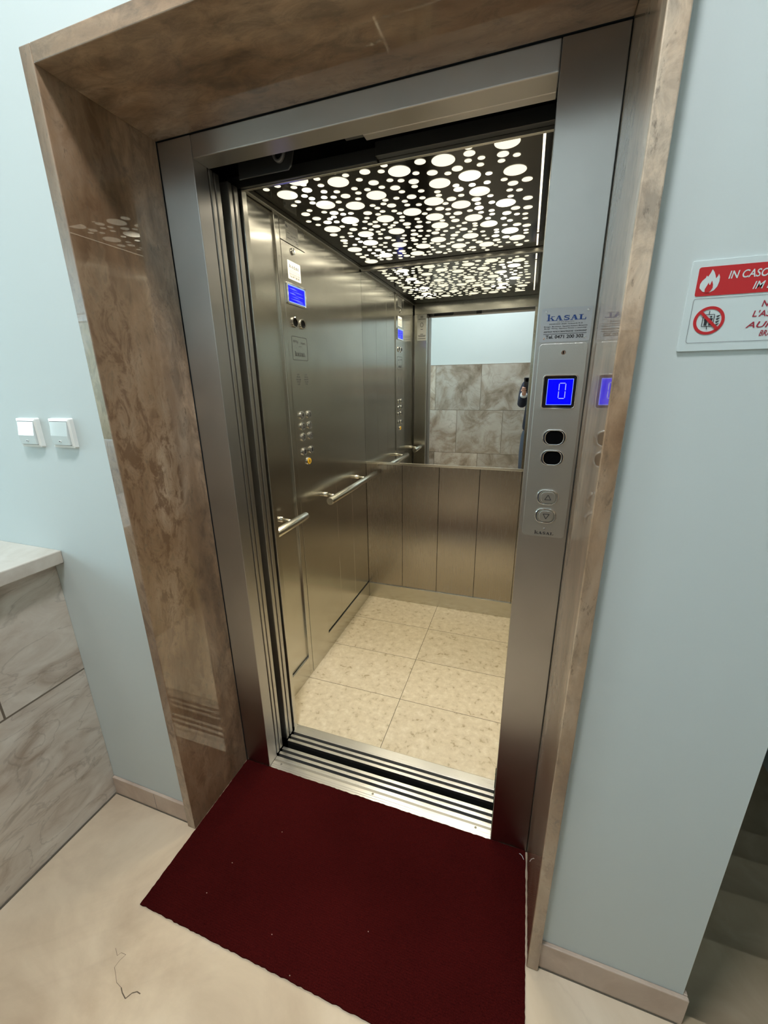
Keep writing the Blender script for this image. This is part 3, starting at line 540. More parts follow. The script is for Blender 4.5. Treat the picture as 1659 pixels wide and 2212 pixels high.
# door panels, slid open to the left
def door_panel(name, y0, y1, x1, mat, text, grp):
    o = empty(name, (x1-0.21, (y0+y1)/2, 0.006), 0, text, 'elevator door', grp); OO = (x1-0.21, (y0+y1)/2, 0.006)
    mb = MB(); mb.box(x1-0.43, x1, y0, y1, 0.007, 2.004); child(mb, 'panel', mat, o, OO, bevel=0.002)
    mb = MB(); mb.box(x1-0.30, x1-0.25, (y0+y1)/2-0.003, (y0+y1)/2+0.003, -0.004, 0.007); child(mb, 'guide_shoe', M['black'], o, OO)
    return o
door_panel('landing_door_panel', 0.0585, 0.0735, -0.0335, M['steel_door'], 'nearest of the four slid-back door leaves on the left, right behind the frame', 'retracted elevator door leaves')
door_panel('landing_door_panel', 0.0800, 0.0985, -0.0345, M['steel_door'], 'second slid-back door leaf on the left, last one before the dark gap', 'retracted elevator door leaves')
door_panel('car_door_panel', 0.1330, 0.1500, -0.0340, M['steel_door'], 'slid-back door leaf on the left, first one beyond the dark gap', 'retracted elevator door leaves')
door_panel('car_door_panel', 0.1570, 0.1765, -0.0340, M['steel_door'], 'innermost slid-back door leaf on the left, next to the car wall', 'retracted elevator door leaves')

# ================================================================== elevator car
car = empty('elevator_car', (0.4, 0.8, 0), 0, 'open elevator car with steel walls, dark dotted ceiling and beige stone floor', 'elevator'); CO = (0.4, 0.8, 0)
mb = MB(); mb.box(XC-0.02, XCR+0.02, 0.222, YB+0.02, -0.04, 0.0); mb.box(XI+0.001, XJ-0.001, 0.2195, 0.222, -0.04, -0.002)
f = mb.build('car_floor', M['carfloor']); f.parent = car; f.matrix_parent_inverse = Matrix.Translation((-0.4, -0.8, 0)); f['label'] = 'beige agglomerate stone tiles with dark joints'
# left wall: front recessed section, control column, back section
mb = MB(); mb.box(XC-0.030, XC-0.010, 0.21, 0.5205, 0.10, ZC); child(mb, 'front_wall_panel', M['steel_car'], car, CO)
mb = MB(); mb.box(XC-0.0095, XC, 0.21, 0.5195, 0, 0.118); mb.box(XC-0.04, XC, 0.5195, 0.554, 0, ZC); child(mb, 'corner_profile', M['steel_car'], car, CO, bevel=0.0045, segs=3)
def wall_sections(axis, spans, c0, c1, z0, z1, gap=0.0012, bot=None):
    mb = MB()
    for a, b in spans:
        if axis == 'y': mb.box(c0, c1, a+gap, b-gap, z0, z1)
        else: mb.box(a+gap, b-gap, c0, c1, z0, z1)
    return mb
mb = wall_sections('y', [(0.747, 0.945), (0.945, 1.158), (1.158, YB+0.006)], XC-0.020, XC-0.006, 0.118, ZC, 0.0005)
child(mb, 'side_wall_panel', M['steel_car'], car, CO, bevel=0.0008)
mb = MB(); mb.box(XC-0.024, XC-0.021, 0.747, YB, 0, ZC); mb.box(XC, XCR, YB+0.012, YB+0.015, 0, ZC); child(mb, 'backing_sheet', M['darkmetal'], car, CO)
mb = MB(); mb.box(XC-0.02, XC, 0.7465, YB, 0.0, 0.112); mb.box(XC, XCR, YB-0.010, YB+0.01, 0, 0.108); mb.box(XCR, XCR+0.02, 0.21, YB, 0, 0.112)
child(mb, 'kickplate', M['steel_car'], car, CO, bevel=0.002)
mb = wall_sections('x', [(XC-0.0055, 0.107), (0.107, 0.3435), (0.3435, 0.589), (0.589, 0.826), (0.826, XCR)], YB-0.001, YB+0.010, 0.108, ZM-0.016, 0.0012)
child(mb, 'back_wall_panel', M['steel_back'], car, CO, bevel=0.001)
mb = wall_sections('y', [(0.21, 0.5), (0.5, 0.8), (0.8, 1.1), (1.1, YB+0.004)], XCR+0.002, XCR+0.016, 0.112, ZC, 0.0008)
child(mb, 'side_wall_panel', M['steel_car'], car, CO, bevel=0.0008)
# front returns and header seen in the mirror
mb = MB(); mb.box(XC, XI+0.004, 0.186, 0.210, 0.0, ZH+0.004); mb.box(XJ+0.0005, XCR, 0.186, 0.210, 0.0, ZH+0.004); child(mb, 'front_return', M['steel_car'], car, CO, bevel=0.0015)
mb = MB(); mb.box(XC, XCR, 0.200, 0.210, ZH+0.0045, ZC); child(mb, 'car_header', M['steel_car'], car, CO, bevel=0.001)
mb = MB(); mb.box(-0.10, 0.392, 0.188, 0.199, 2.006, 2.036); mb.box(0.392, XJ+0.03, 0.180, 0.199, 2.013, 2.044); child(mb, 'header_rail', M['darkmetal'], car, CO, bevel=0.001)
# ceiling trim
mb = MB(); mb.box(XC-0.006, XC+0.010, 0.21, YB, ZC-0.016, ZC); mb.box(XC, XCR, YB-0.014, YB-0.001, ZC-0.022, ZC); mb.box(XCR-0.012, XCR+0.002, 0.21, YB, ZC-0.018, ZC)
child(mb, 'ceiling_trim', M['steel_car'], car, CO, bevel=0.002)
mb = MB(); mb.box(XCR-0.103, XCR-0.098, 0.187, 0.2095, 0.003, 0.075); child(mb, 'door_seal', M['black'], car, CO)
# light panel
cpan = empty('ceiling_light', (0.4, 0.8, ZC), 0, 'dark mirror steel ceiling panel pierced with many round lit openings', 'ceiling light'); LO = (0.4, 0.8, ZC)
mb = MB(); mb.box(XC-0.02, XCR+0.02, 0.199, YB+0.02, ZC+0.0005, ZC+0.02); child(mb, 'perforated_plate', M['ceil'], cpan, LO)
mb = MB(); YCUT = 0.385
for it in DISCS.split(';'):
    x, y, r = map(float, it.split()); r = 0.0112 if r < 0.0145 else (0.0172 if r < 0.026 else 0.0352)
    n = 28 if r > 0.03 else 18; pts = []
    for k in range(n):
        a = 2*math.pi*k/n; px, py = x+r*math.cos(a), y+r*math.sin(a)
        pts.append((px, max(py, YCUT), ZC-0.0004))
    q = [pts[0]]
    for p_ in pts[1:]:
        if (Vector(p_)-Vector(q[-1])).length > 1e-5: q.append(p_)
    if (Vector(q[0])-Vector(q[-1])).length < 1e-5: q.pop()
    mb.quad(q[::-1])
def flatmesh(name, mb, mat, par, off):
    me = bpy.data.meshes.new(name); me.from_pydata([tuple(Vector(v)-Vector(off)) for v in mb.v], [], mb.f); me.update(); me.materials.append(mat)
    o = bpy.data.objects.new(name, me); COL.objects.link(o); o.parent = par; return o
me = bpy.data.meshes.new('lit_openings'); me.from_pydata(mb.v, [], mb.f); me.update(); me.materials.append(M['glow'])
lo = bpy.data.objects.new('lit_openings', me); COL.objects.link(lo); lo.parent = cpan; lo.matrix_parent_inverse = Matrix.Translation(-Vector(LO)); lo['label'] = 'round openings glowing warm white'
mb = MB()
for a, b in ((0.385, 1.142), (1.150, 1.172), (1.195, 1.36)): mb.quad([(0.7975, a, ZC-0.0004), (0.7975, b, ZC-0.0004), (0.8045, b, ZC-0.0004), (0.8045, a, ZC-0.0004)])
sl = flatmesh('light_slit', mb, M['slit'], cpan, LO); sl['label'] = 'long narrow lit slot along the right edge'
for i, (x, y) in enumerate(LEDS):
    l = bpy.data.lights.new('led', 'SPOT'); l.energy = LED_P; l.color = (1.0, 0.90, 0.70); l.shadow_soft_size = 0.012; l.spot_size = math.radians(150); l.spot_blend = 0.6
    o = bpy.data.objects.new('led_lamp', l); COL.objects.link(o); o.location = (x, y, ZC-0.014)

# mirror
mir = empty('wall_mirror', (0.4, YB, ZM), 0, 'large frameless mirror filling the upper back wall of the elevator car', 'mirror'); MO = (0.4, YB, ZM)
mb = MB(); mb.box(XC-0.0055, XCR+0.001, YB, YB+0.006, ZM, ZC-0.023); child(mb, 'mirror_glass', M['mirror'], mir, MO)
mb = MB(); mb.box(XC-0.0055, XCR, YB-0.004, YB+0.006, ZM-0.015, ZM-0.0003); child(mb, 'bottom_ledge', M['rail'], mir, MO, bevel=0.001)

# handrails
def handrail(y0, y1, posts, text):
    h = empty('handrail', (XC, (y0+y1)/2, 0.905), 0, text, 'handrail', 'short steel grab rails on the left car wall'); HO = (XC, (y0+y1)/2, 0.905); X, Z = -0.058, 0.905
    mb = MB(); mb.tube([(X, y0, Z), (X, y1, Z)], 0.0185, 32); b = child(mb, 'bar', M['rail'], h, HO, bevel=0.0015, smooth=False)
    for p_ in b.data.polygons: p_.use_smooth = len(p_.vertices) == 4
    for y in posts:
        mb = MB(); mb.tube([(XC-0.022, y, Z+0.012), (XC+0.028, y, Z+0.012)], 0.011, 20); mb.tube([(XC+0.028, y, Z+0.012), (X, y, Z+0.004)], 0.0085, 20)
        s = child(mb, 'bracket', M['rail'], h, HO)
        for p_ in s.data.polygons: p_.use_smooth = len(p_.vertices) == 4
handrail(0.700, 1.352, (0.775, 1.195), 'long round steel handrail near the mirror, beyond the button column')
handrail(0.215, 0.462, (0.36,), 'short steel handrail nearest the doorway, partly hidden by the door leaves')

# ================================================================== control column (faces +x)
cc = empty('control_panel', (XC, 0.65, 1.3), math.pi/2, 'tall steel column in the car with screen, speakers and floor buttons', 'elevator control panel')
# local x = world y - 0.65, local z = world z - 1.3, local -y = towards the cabin
U = lambda y: y-0.65
V = lambda z: z-1.3
mb = MB(); mb.box(U(0.5555), U(0.7465), 0, 0.03, V(0.0), V(1.9905)); mb.box(U(0.5555), U(0.7465), 0, 0.03, V(1.9925), V(ZC-0.0165)); mb.build('faceplate', M['steel_car'], cc, bevel=0.0012)
def on(par, mb, name, mat, **k): return mb.build(name, mat, par, **k)
# certificate sheet above the seam
mb = MB(); mb.prism(rrect(U(0.645), V(2.030), 0.094, 0.066, 0.002), -0.0006, 0); ns = on(cc, mb, 'notice_sticker', M['silver_sticker'])
mk = [seg((U(0.600), V(2.052)), (U(0.612), V(2.046)), 0.008)]
for i in range(4): mk += pline([(U(0.618), V(2.054-0.005*i)), (U(0.684), V(2.054-0.005*i))], 0.0012)
mk += pline([(U(0.602), V(2.035)), (U(0.686), V(2.035))], 0.001)
for i, (a, b, c) in enumerate(((0.603, 0.625, 2.028), (0.632, 0.650, 2.022), (0.655, 0.672, 2.024), (0.66, 0.684, 2.012), (0.605, 0.64, 2.010), (0.67, 0.686, 2.005))): mk += pline([(U(a), V(c)), (U(b), V(c))], 0.0022)
flat('print', M['greyink'], mk, ns, -0.0011)
# key lock
mb = MB(); mb.prism(ell(U(0.639), V(1.969), 0.0125, 0.0125), -0.006, 0); kl = on(cc, mb, 'key_lock', M['chrome'], bevel=0.001)
flat('keyhole', M['black'], [seg((U(0.634), V(1.974)), (U(0.644), V(1.964)), 0.003)], kl, -0.0066)
# service sticker with name and phone number
def service_sticker(par, x, z, w, h, mat, ink, logo_ink, y, screws, bodies):
    mb = MB(); mb.prism(rrect(x, z, w, h, 0.003), y, 0 if y > -0.002 else y+0.0012); st_ = mb.build('name_plate' if screws else 'service_sticker', mat, par)
    flat('logo', logo_ink, slab_word(x-w*0.39, z+h*0.125, w*0.78, h*0.15), st_, y-0.0003)
    for (t, zz, hh, ww, b_) in bodies:
        text_mesh('lettering', t, ink, st_, x, z+zz*h, hh*h, y-0.0003, width=ww*w, bold=b_)
    flat('rule', ink, [seg((x-0.43*w, z-0.262*h), (x+0.43*w, z-0.262*h), 0.014*h)], st_, y-0.0003)
    return st_
BODY = [('succ. di M. Bonetti & Co.', 0.075, 0.032, 0.34, 0.0), ('39100 BOLZANO - BOZEN - Via Siemens-Str. Nr. 20', 0.010, 0.038, 0.66, 0.01),
        ('Montaggio - Manutenzione - Riparazione Ascensori e Montacarichi', -0.060, 0.038, 0.86, 0.01), ('Montage - Wartung - Reparaturen Personen- u. Lastenaufzüge', -0.118, 0.038, 0.84, 0.01),
        ('ASSISTENZA TECNICA E MANUTENZIONE - KUNDENDIENST', -0.215, 0.044, 0.86, 0.025), ('Tel. 0471 200 302', -0.395, 0.100, 0.76, 0.030)]
service_sticker(cc, U(0.643), V(1.8975), 0.100, 0.067, M['paper'], M['ink'], M['ink'], -0.0008, False, BODY)
# screen
mb = MB(); mb.ring(rrect(U(0.645), V(1.8085), 0.152, 0.080, 0.006), rrect(U(0.645), V(1.8085), 0.138, 0.066, 0.003), -0.006, 0); on(cc, mb, 'screen_bezel', M['chrome'], bevel=0.0008)
mb = MB(); mb.prism(rrect(U(0.645), V(1.8085), 0.139, 0.067, 0.003), -0.003, 0.002); scr = on(cc, mb, 'screen', M['screen'])
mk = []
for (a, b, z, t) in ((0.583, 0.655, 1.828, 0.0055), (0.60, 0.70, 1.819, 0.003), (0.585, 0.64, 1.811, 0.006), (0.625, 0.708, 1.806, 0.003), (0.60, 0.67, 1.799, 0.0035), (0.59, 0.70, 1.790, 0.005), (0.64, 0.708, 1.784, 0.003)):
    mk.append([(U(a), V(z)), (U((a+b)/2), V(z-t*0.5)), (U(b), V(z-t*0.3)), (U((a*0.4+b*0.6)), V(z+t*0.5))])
flat('pale_streaks', M['screen_streak'], mk, scr, -0.0033)  # paler blue streaks laid over the screen
flat('screen_border', M['screen_edge'], pline([(U(0.578), V(1.7775)), (U(0.712), V(1.7775)), (U(0.712), V(1.8395)), (U(0.578), V(1.8395))], 0.004, True), scr, -0.0034)
# speakers
for i, y in enumerate((0.6155, 0.6795)):
    mb = MB(); mb.ring(ell(U(y), V(1.703), 0.0265, 0.0205), ell(U(y), V(1.703), 0.0195, 0.0155), -0.006, 0); s = on(cc, mb, 'speaker_rim', M['chrome'], bevel=0.001)
    mb = MB(); mb.prism(ell(U(y), V(1.703), 0.0198, 0.0158), -0.002, 0); on(s, mb, 'lens', M['black'])
# engraved load plate
mk = pline(rrect(U(0.646), V(1.602), 0.127, 0.093, 0.008, 4), 0.0022, True)
ep = flat('engraved_plate', M['engrave'], mk, cc, -0.0004)
text_mesh('lettering', '450 Kg', M['engrave'], ep, U(0.612), V(1.625), 0.010, -0.0005, width=0.042)
text_mesh('lettering', '6 pers.', M['engrave'], ep, U(0.677), V(1.622), 0.010, -0.0005, width=0.040)
text_mesh('lettering', 'anno 2011', M['engrave'], ep, U(0.647), V(1.609), 0.005, -0.0005, width=0.026)
flat('logo', M['engrave'], slab_word(U(0.602), V(1.571), 0.085, 0.015), ep, -0.0005)
# speech holes
for cy in (0.614, 0.682):
    mk = []
    for r_, n_ in enumerate((2, 3, 4, 3, 2)):
        for c_ in range(n_): mk.append(ell(U(cy+(c_-(n_-1)/2)*0.0105), V(1.4957-r_*0.010), 0.0030, 0.0026, 8))
    flat('speech_holes', M['ink'], mk, cc, -0.0004)
# buttons
def push_button(par, x, z, w, h, depth, cap, name='button', mark=None, ink=None, n=40):
    # rounded rim and cap, both raised from the plate
    mb = MB(); mb.ring(ell(x, z, w/2, h/2, 36), ell(x, z, w*0.39, h*0.40, 36), -depth*0.75, 0)
    b = mb.build(name, M['chrome'], par, bevel=min(depth*0.45, 0.0025), segs=3)
    mb = MB(); mb.prism(ell(x, z, w*0.36, h*0.375, 32), -depth, 0); mb.build('cap', cap, b, bevel=min(depth*0.25, 0.0012))
    if mark: mark(b, x, z, -depth-0.0004)
    return b
def digit_mark(t, h=0.016):
    return lambda b, x, z, y: text_mesh('numeral', t, M['ink'], b, x+0.003, z-h*0.35, h, y, bold=0.02)
rows = [(1.3220, '4', '3'), (1.2740, '2', '1'), (1.2260, '0', '-1')]
for z, a, b in rows:
    push_button(cc, U(0.6165), V(z), 0.046, 0.036, 0.007, M['cap'], mark=digit_mark(a, 0.019))
    push_button(cc, U(0.6815), V(z), 0.046, 0.036, 0.007, M['cap'], mark=digit_mark(b, 0.019))
def arrows(sgn):
    def f_(b, x, z, y):
        flat('symbol', M['ink'], [[(x-0.007, z-0.008), (x+0.007, z-0.008), (x+0.007, z+0.008), (x-0.007, z+0.008)]], b, y)
    return f_
push_button(cc, U(0.6155), V(1.1600), 0.046, 0.036, 0.007, M['cap'], mark=arrows(1))
push_button(cc, U(0.6830), V(1.1600), 0.046, 0.036, 0.007, M['cap'], mark=arrows(-1))
def bell(b, x, z, y):
    flat('bell_symbol', M['ink'], [ell(x, z+0.001, 0.005, 0.006, 14), seg((x-0.007, z-0.005), (x+0.007, z-0.005), 0.002), ell(x, z-0.0075, 0.0018, 0.0018, 8), ell(x, z+0.008, 0.0015, 0.0015, 8)], b, y)
yb_ = push_button(cc, U(0.6500), V(1.1110), 0.044, 0.036, 0.008, M['yellow'], mark=bell); yb_['label'] = 'yellow alarm button'
# engraved instructions on the inner face of the front return (seen in the mirror)
rt = empty('instruction_plate', (-0.070, 0.2102, 1.90), math.pi, 'engraved instruction text on the steel beside the doorway, seen only in the mirror', 'notice')
mb = MB(); mb.prism(rrect(0, 0, 0.078, 0.20, 0.002), -0.0005, 0.0); mb.build('plate', M['steel_plate'], rt)
mk = []
for (a, b, z) in ((-0.012, 0.012, 0.088), (-0.012, 0.012, 0.078), (-0.030, 0.030, 0.066), (-0.010, 0.010, -0.012), (-0.012, 0.012, -0.05), (-0.033, 0.033, -0.060), (-0.03, 0.03, -0.07), (-0.033, 0.033, -0.085)): mk += pline([(a, z), (b, z)], 0.004)
mk += pline(ell(0, 0.022, 0.013, 0.018, 6), 0.003, True)
flat('engraving', M['engrave'], mk, rt, -0.0009)

# ================================================================== landing call panel on the right jamb
cp_ = empty('call_panel', (0.8785, 0.001, 1.30), 0, 'steel call panel on the right jamb with blue floor display and up and down buttons', 'elevator call panel')
ux = lambda x: x-0.8785
mb = MB(); mb.prism(rrect(ux(0.8785), V(1.3075), 0.097, 0.444, 0.008), -0.0035, 0); mb.build('faceplate', M['steel_plate'], cp_, bevel=0.0008)
F = -0.0035
mb = MB(); mb.prism(ell(ux(0.8800), V(1.5110), 0.0048, 0.0048), F-0.001, F); kk = mb.build('key_screw', M['chrome'], cp_, bevel=0.0005)
flat('slot', M['black'], [seg((ux(0.8800), V(1.5080)), (ux(0.8800), V(1.5140)), 0.0022)], kk, F-0.0012)
mb = MB(); mb.ring(rrect(ux(0.8800), V(1.4290), 0.071, 0.073, 0.006), rrect(ux(0.8800), V(1.4290), 0.066, 0.068, 0.005), F-0.004, F); dz = mb.build('display_bezel', M['chrome'], cp_, bevel=0.0008)
mb = MB(); mb.prism(rrect(ux(0.8800), V(1.4290), 0.0665, 0.0685, 0.005), F-0.0022, F); mb.build('black_surround', simple('gloss_black', (0.008, 0.008, 0.009), 0.06), dz)
mb = MB(); mb.prism(rrect(ux(0.8810), V(1.4290), 0.0530, 0.0560, 0.0005), F-0.0028, F-0.002); ds = mb.build('display_screen', M['screen'], dz); ds['label'] = 'bright blue screen showing 0'
x0, x1, z0, z1 = ux(0.8790), ux(0.8922), V(1.4152), V(1.4475); zm_ = (z0+z1)/2; g = 0.0012
sg = [((x0+g, z1), (x1-g, z1)), ((x0+g, z0), (x1-g, z0)), ((x0, z1-g), (x0, zm_+g)), ((x0, zm_-g), (x0, z0+g)), ((x1, z1-g), (x1, zm_+g)), ((x1, zm_-g), (x1, z0+g))]
flat('digit', M['screen_ink'], [seg(a, b, 0.0016) for a, b in sg], ds, F-0.0030)
flat('screen_border', M['screen_edge'], pline([(ux(0.8552), V(1.4018)), (ux(0.8552), V(1.4562)), (ux(0.9068), V(1.4562)), (ux(0.9068), V(1.4018))], 0.0008, True), ds, F-0.0030)
for z in (1.3287, 1.2820):
    mb = MB(); mb.ring(rrect(ux(0.8803), V(z), 0.0510, 0.0365, 0.0170, 8), rrect(ux(0.8806), V(z), 0.0370, 0.0300, 0.0125, 8), F-0.0035, F); im = mb.build('indicator_rim', M['chrome'], cp_, bevel=0.0016, segs=3)
    mb = MB(); mb.prism(rrect(ux(0.8806), V(z), 0.0375, 0.0305, 0.0128, 8), F-0.0008, F); mb.build('dark_lens', M['black'], im)
def tri(up):
    def f_(b, x, z, y):
        s = 1 if up else -1
        flat('arrow_up' if up else 'arrow_down', M['ink'], pline([(x-0.0068, z-s*0.0055), (x+0.0068, z-s*0.0055), (x, z+s*0.0065)], 0.0015, True), b, y)
    return f_
for z, up in ((1.1868, True), (1.1400, False)):
    x = ux(0.8800)
    mb = MB(); mb.ring(rrect(x, V(z), 0.0490, 0.0375, 0.0170, 8), rrect(x+0.001, V(z), 0.0375, 0.0310, 0.0135, 8), F-0.0040, F); bb = mb.build('call_button', M['chrome'], cp_, bevel=0.0018, segs=3)
    bb['label'] = 'call button with an upward triangle' if up else 'call button with a downward triangle'
    mb = MB(); mb.prism(rrect(x+0.001, V(z), 0.0330, 0.0280, 0.0115, 8), F-0.0050, F); mb.build('cap', M['steel_plate'], bb, bevel=0.001)
    tri(up)(bb, x+0.001, V(z), F-0.0054)
mb = MB(); mb.prism(ell(ux(0.8806), V(1.1062), 0.0024, 0.0024, 14), F-0.0014, F); mb.build('led', M['chrome'], cp_, bevel=0.0005)
flat('logo', M['ink'], slab_word(ux(0.8585), V(1.0915), 0.0440, 0.0068), cp_, F-0.0003)
# name plate above it
npl = empty('name_plate', (0.8785, 0.001, 1.5665), 0, 'small aluminium name plate with blue lettering above the call panel', 'plate')
st_ = service_sticker(npl, 0, 0, 0.0985, 0.0670, M['plateblue'], M['ink'], M['blueink'], -0.0016, True, BODY)
for sx, sz in ((-1, 1), (1, 1), (-1, -1), (1, -1)):
    mb = MB(); mb.prism(ell(sx*0.0405, sz*0.0262, 0.0022, 0.0022, 14), -0.0026, -0.0014); s = mb.build('screw', M['chrome'], npl, bevel=0.0004)
    flat('screw_slot', M['ink'], [seg((sx*0.0405-0.0014, sz*0.0262-0.0010), (sx*0.0405+0.0014, sz*0.0262+0.0010), 0.0006)], s, -0.0028)

# door hanger and pulley above the opening
dh = empty('door_hanger', (0.10, 0.12, 2.03), 0, 'dark hanger plate with a small roller above the doorway on the left', 'door mechanism')
mb = MB(); mb.prism([(-0.085, -0.036), (0.070, -0.036), (0.080, -0.026), (0.088, 0.0), (0.088, 0.08), (-0.085, 0.08)], 0.0, 0.004); mb.build('hanger_plate', M['darkmetal'], dh, bevel=0.001)
mb = MB(); mb.ring(ell(0.047, 0.010, 0.020, 0.030, 28), ell(0.047, 0.010, 0.013, 0.022, 28), -0.010, 0.0); mb.build('roller', simple('worn_roller', (0.30, 0.30, 0.31), 0.4, 0.6), dh, bevel=0.003, segs=3)

# ================================================================== red mat
rug = empty('door_mat', (0.4, -0.26, 0), 0, 'dark red ribbed mat lying in front of the elevator threshold', 'mat'); RO = (0.4, -0.26, 0)
bm = bmesh.new(); nx, ny = 110, 60; rx0, rx1, ry0, ry1 = XL+0.003, XR-0.003, -0.502, -0.0014
grid = [[None]*(ny+1) for _ in range(nx+1)]
for i in range(nx+1):
    for j in range(ny+1):
        x = rx0+(rx1-rx0)*i/nx; y = ry0+(ry1-ry0)*j/ny
        if i in (0, nx): x += random.uniform(-0.0008, 0.0008)
        if j in (0, ny): y += random.uniform(-0.0012, 0.0012)
        z = 0.0052+random.uniform(-0.0003, 0.0003)
        grid[i][j] = bm.verts.new((x-RO[0], y-RO[1], z))
for i in range(nx):
    for j in range(ny): bm.faces.new((grid[i][j], grid[i+1][j], grid[i+1][j+1], grid[i][j+1]))
edge = [e for e in bm.edges if e.is_boundary]
r_ = bmesh.ops.extrude_edge_only(bm, edges=edge)
for v in [g_ for g_ in r_['geom'] if isinstance(g_, bmesh.types.BMVert)]: v.co.z = 0.0003
bmesh.ops.recalc_face_normals(bm, faces=bm.faces)
me = bpy.data.meshes.new('pile'); bm.to_mesh(me); bm.free(); me.materials.append(M['mat'])
o = bpy.data.objects.new('pile', me); COL.objects.link(o); o.parent = rug
mb = MB(); mb.tube([(0.9255, -0.030, 0.007), (0.921, -0.024, 0.011), (0.915, -0.020, 0.012), (0.912, -0.018, 0.009)], 0.0008, 6)
child(mb, 'loose_thread', M['shirt'], rug, RO)
mb = MB()
for (x, y) in ((0.05, -0.33), (0.03, -0.42), (0.15, -0.20), (0.52, -0.35), (0.36, -0.495), (0.27, -0.44)):
    mb = MB(); mb.box(x, x+0.0022, y, y+0.0018, 0.0053, 0.0064); child(mb, 'lint_speck', M['basestone'], rug, RO)

# ================================================================== light switches
def switch(x0, x1, z0, z1, text):
    s = empty('light_switch', ((x0+x1)/2, YW, (z0+z1)/2), 0, text, 'light switch', 'pair of white light switches'); w, h = x1-x0, z1-z0
    mb = MB()
    O_ = rrect(0, 0, w, h, 0.004); I_ = rrect(0, 0, w*0.80, h*0.80, 0.002)
    n = len(O_); v = [(a, 0, b) for a, b in O_]+[(a*0.97, -0.009, b*0.97) for a, b in O_]+[(a, -0.0115, b) for a, b in I_]+[(a, -0.004, b) for a, b in I_]
    f = [[k*n+i, k*n+(i+1) % n, (k+1)*n+(i+1) % n, (k+1)*n+i] for k in range(3) for i in range(n)]
    mb.add(v, f); mb.build('frame', M['white'], s)
    mb = MB(); a, b = w*0.385, h*0.385
    v = [(-a, -0.0120, b), (a, -0.0120, b), (a, -0.0175, -b*0.2), (-a, -0.0175, -b*0.2), (-a, -0.0155, -b), (a, -0.0155, -b), (-a, 0, b), (a, 0, b), (-a, 0, -b), (a, 0, -b)]
    mb.add(v, [[0, 1, 2, 3], [3, 2, 5, 4], [0, 3, 4, 8, 6], [1, 7, 9, 5, 2], [0, 6, 7, 1], [4, 5, 9, 8]])
    rk = mb.build('rocker', M['rocker'], s, bevel=0.001)
    mb = MB(); mb.prism(ell(-0.002, -b*0.68, 0.0052, 0.0030, 18), -0.0172, -0.0150); mb.build('indicator_window', M['white'], rk)
    flat('indicator', M['greyink'], [ell(-0.002, -b*0.68, 0.0036, 0.0019, 14)], rk, -0.0176)
switch(-0.5055, -0.4230, 1.2985, 1.3775, 'white light switch further from the stone surround')
switch(-0.3765, -0.2940, 1.3005, 1.3785, 'white light switch next to the stone surround')

# ================================================================== fire notice on the right wall
sg_ = empty('fire_notice', (1.017, YW, 1.4905), 0, 'red and white bilingual fire notice on the white wall right of the elevator', 'sign')
SW, SH = 0.178, 0.118
mb = MB(); mb.prism(rrect(SW/2, SH/2, SW, SH, 0.002), -0.003, 0); mb.build('board', M['signboard'], sg_, bevel=0.0006)
mb = MB(); mb.prism(rrect(SW/2, 0.0910, SW-0.018, 0.0365, 0.0025), -0.0036, -0.0028); ban = mb.build('red_banner', M['red'], sg_)
fr = flat('frame_line', M['greyink'], pline(rrect(SW/2, 0.0405, SW-0.018, 0.0580, 0.003, 4), 0.0005, True), sg_, -0.0034)
fl_ = [(0.0, 0.0), (-0.35, 0.10), (-0.62, 0.40), (-0.62, 0.72), (-0.50, 0.98), (-0.28, 1.20), (-0.22, 1.38), (-0.12, 1.28), (0.02, 1.55), (0.12, 1.85), (0.30, 1.62), (0.42, 1.35), (0.50, 1.10), (0.62, 1.28), (0.66, 1.45), (0.78, 1.20), (0.80, 0.85), (0.72, 0.45), (0.52, 0.15), (0.22, 0.0)]
# flame: two lobes round a red inner flame
S_ = 0.0155; fx, fz = 0.0225, 0.0770
pl = [[(fx+a*S_, fz+b*S_) for a, b in fl_]]
fo = flat('flame', M['signboard'], pl, ban, -0.0039)
inn = [(-0.18, 0.0), (-0.20, 0.28), (-0.10, 0.52), (0.02, 0.80), (0.08, 0.62), (0.14, 0.60), (0.24, 0.95), (0.36, 0.62), (0.38, 0.35), (0.26, 0.10), (0.12, -0.02)]
flat('flame_core', M['red'], [[(fx+a*S_, fz+b*S_) for a, b in inn]], ban, -0.0042)
text_mesh('lettering', "IN CASO D'INCENDIO", M['signboard'], ban, 0.0445, 0.0925, 0.0098, -0.0039, width=0.114, shear=0.18, align='LEFT', bold=0.015)
text_mesh('lettering', "IM BRANDFALL", M['signboard'], ban, 0.0745, 0.0775, 0.0098, -0.0039, width=0.080, shear=0.28, align='LEFT', bold=0.010)
LT = M['darkred']
text_mesh('lettering', "NON USARE", LT, sg_, 0.0895, 0.0550, 0.0080, -0.0034, width=0.056, shear=0.18, align='LEFT', bold=0.015)
text_mesh('lettering', "L'ASCENSORE", LT, sg_, 0.0815, 0.0425, 0.0080, -0.0034, width=0.072, shear=0.18, align='LEFT', bold=0.015)
text_mesh('lettering', "AUFZUG IM", LT, sg_, 0.0765, 0.0285, 0.0080, -0.0034, width=0.082, shear=0.28, align='LEFT', bold=0.012)
text_mesh('lettering', "BRANDFALL NICHT", LT, sg_, 0.0940, 0.0175, 0.0076, -0.0034, width=0.066, shear=0.28, align='LEFT', bold=0.012)
pc, pz_, pr_ = 0.0320, 0.0405, 0.0185
mb = MB(); mb.ring(ell(pc, pz_, pr_, pr_, 48), ell(pc, pz_, pr_*0.80, pr_*0.80, 48), -0.0036, -0.0029); pg = mb.build('prohibition_ring', M['red'], sg_)
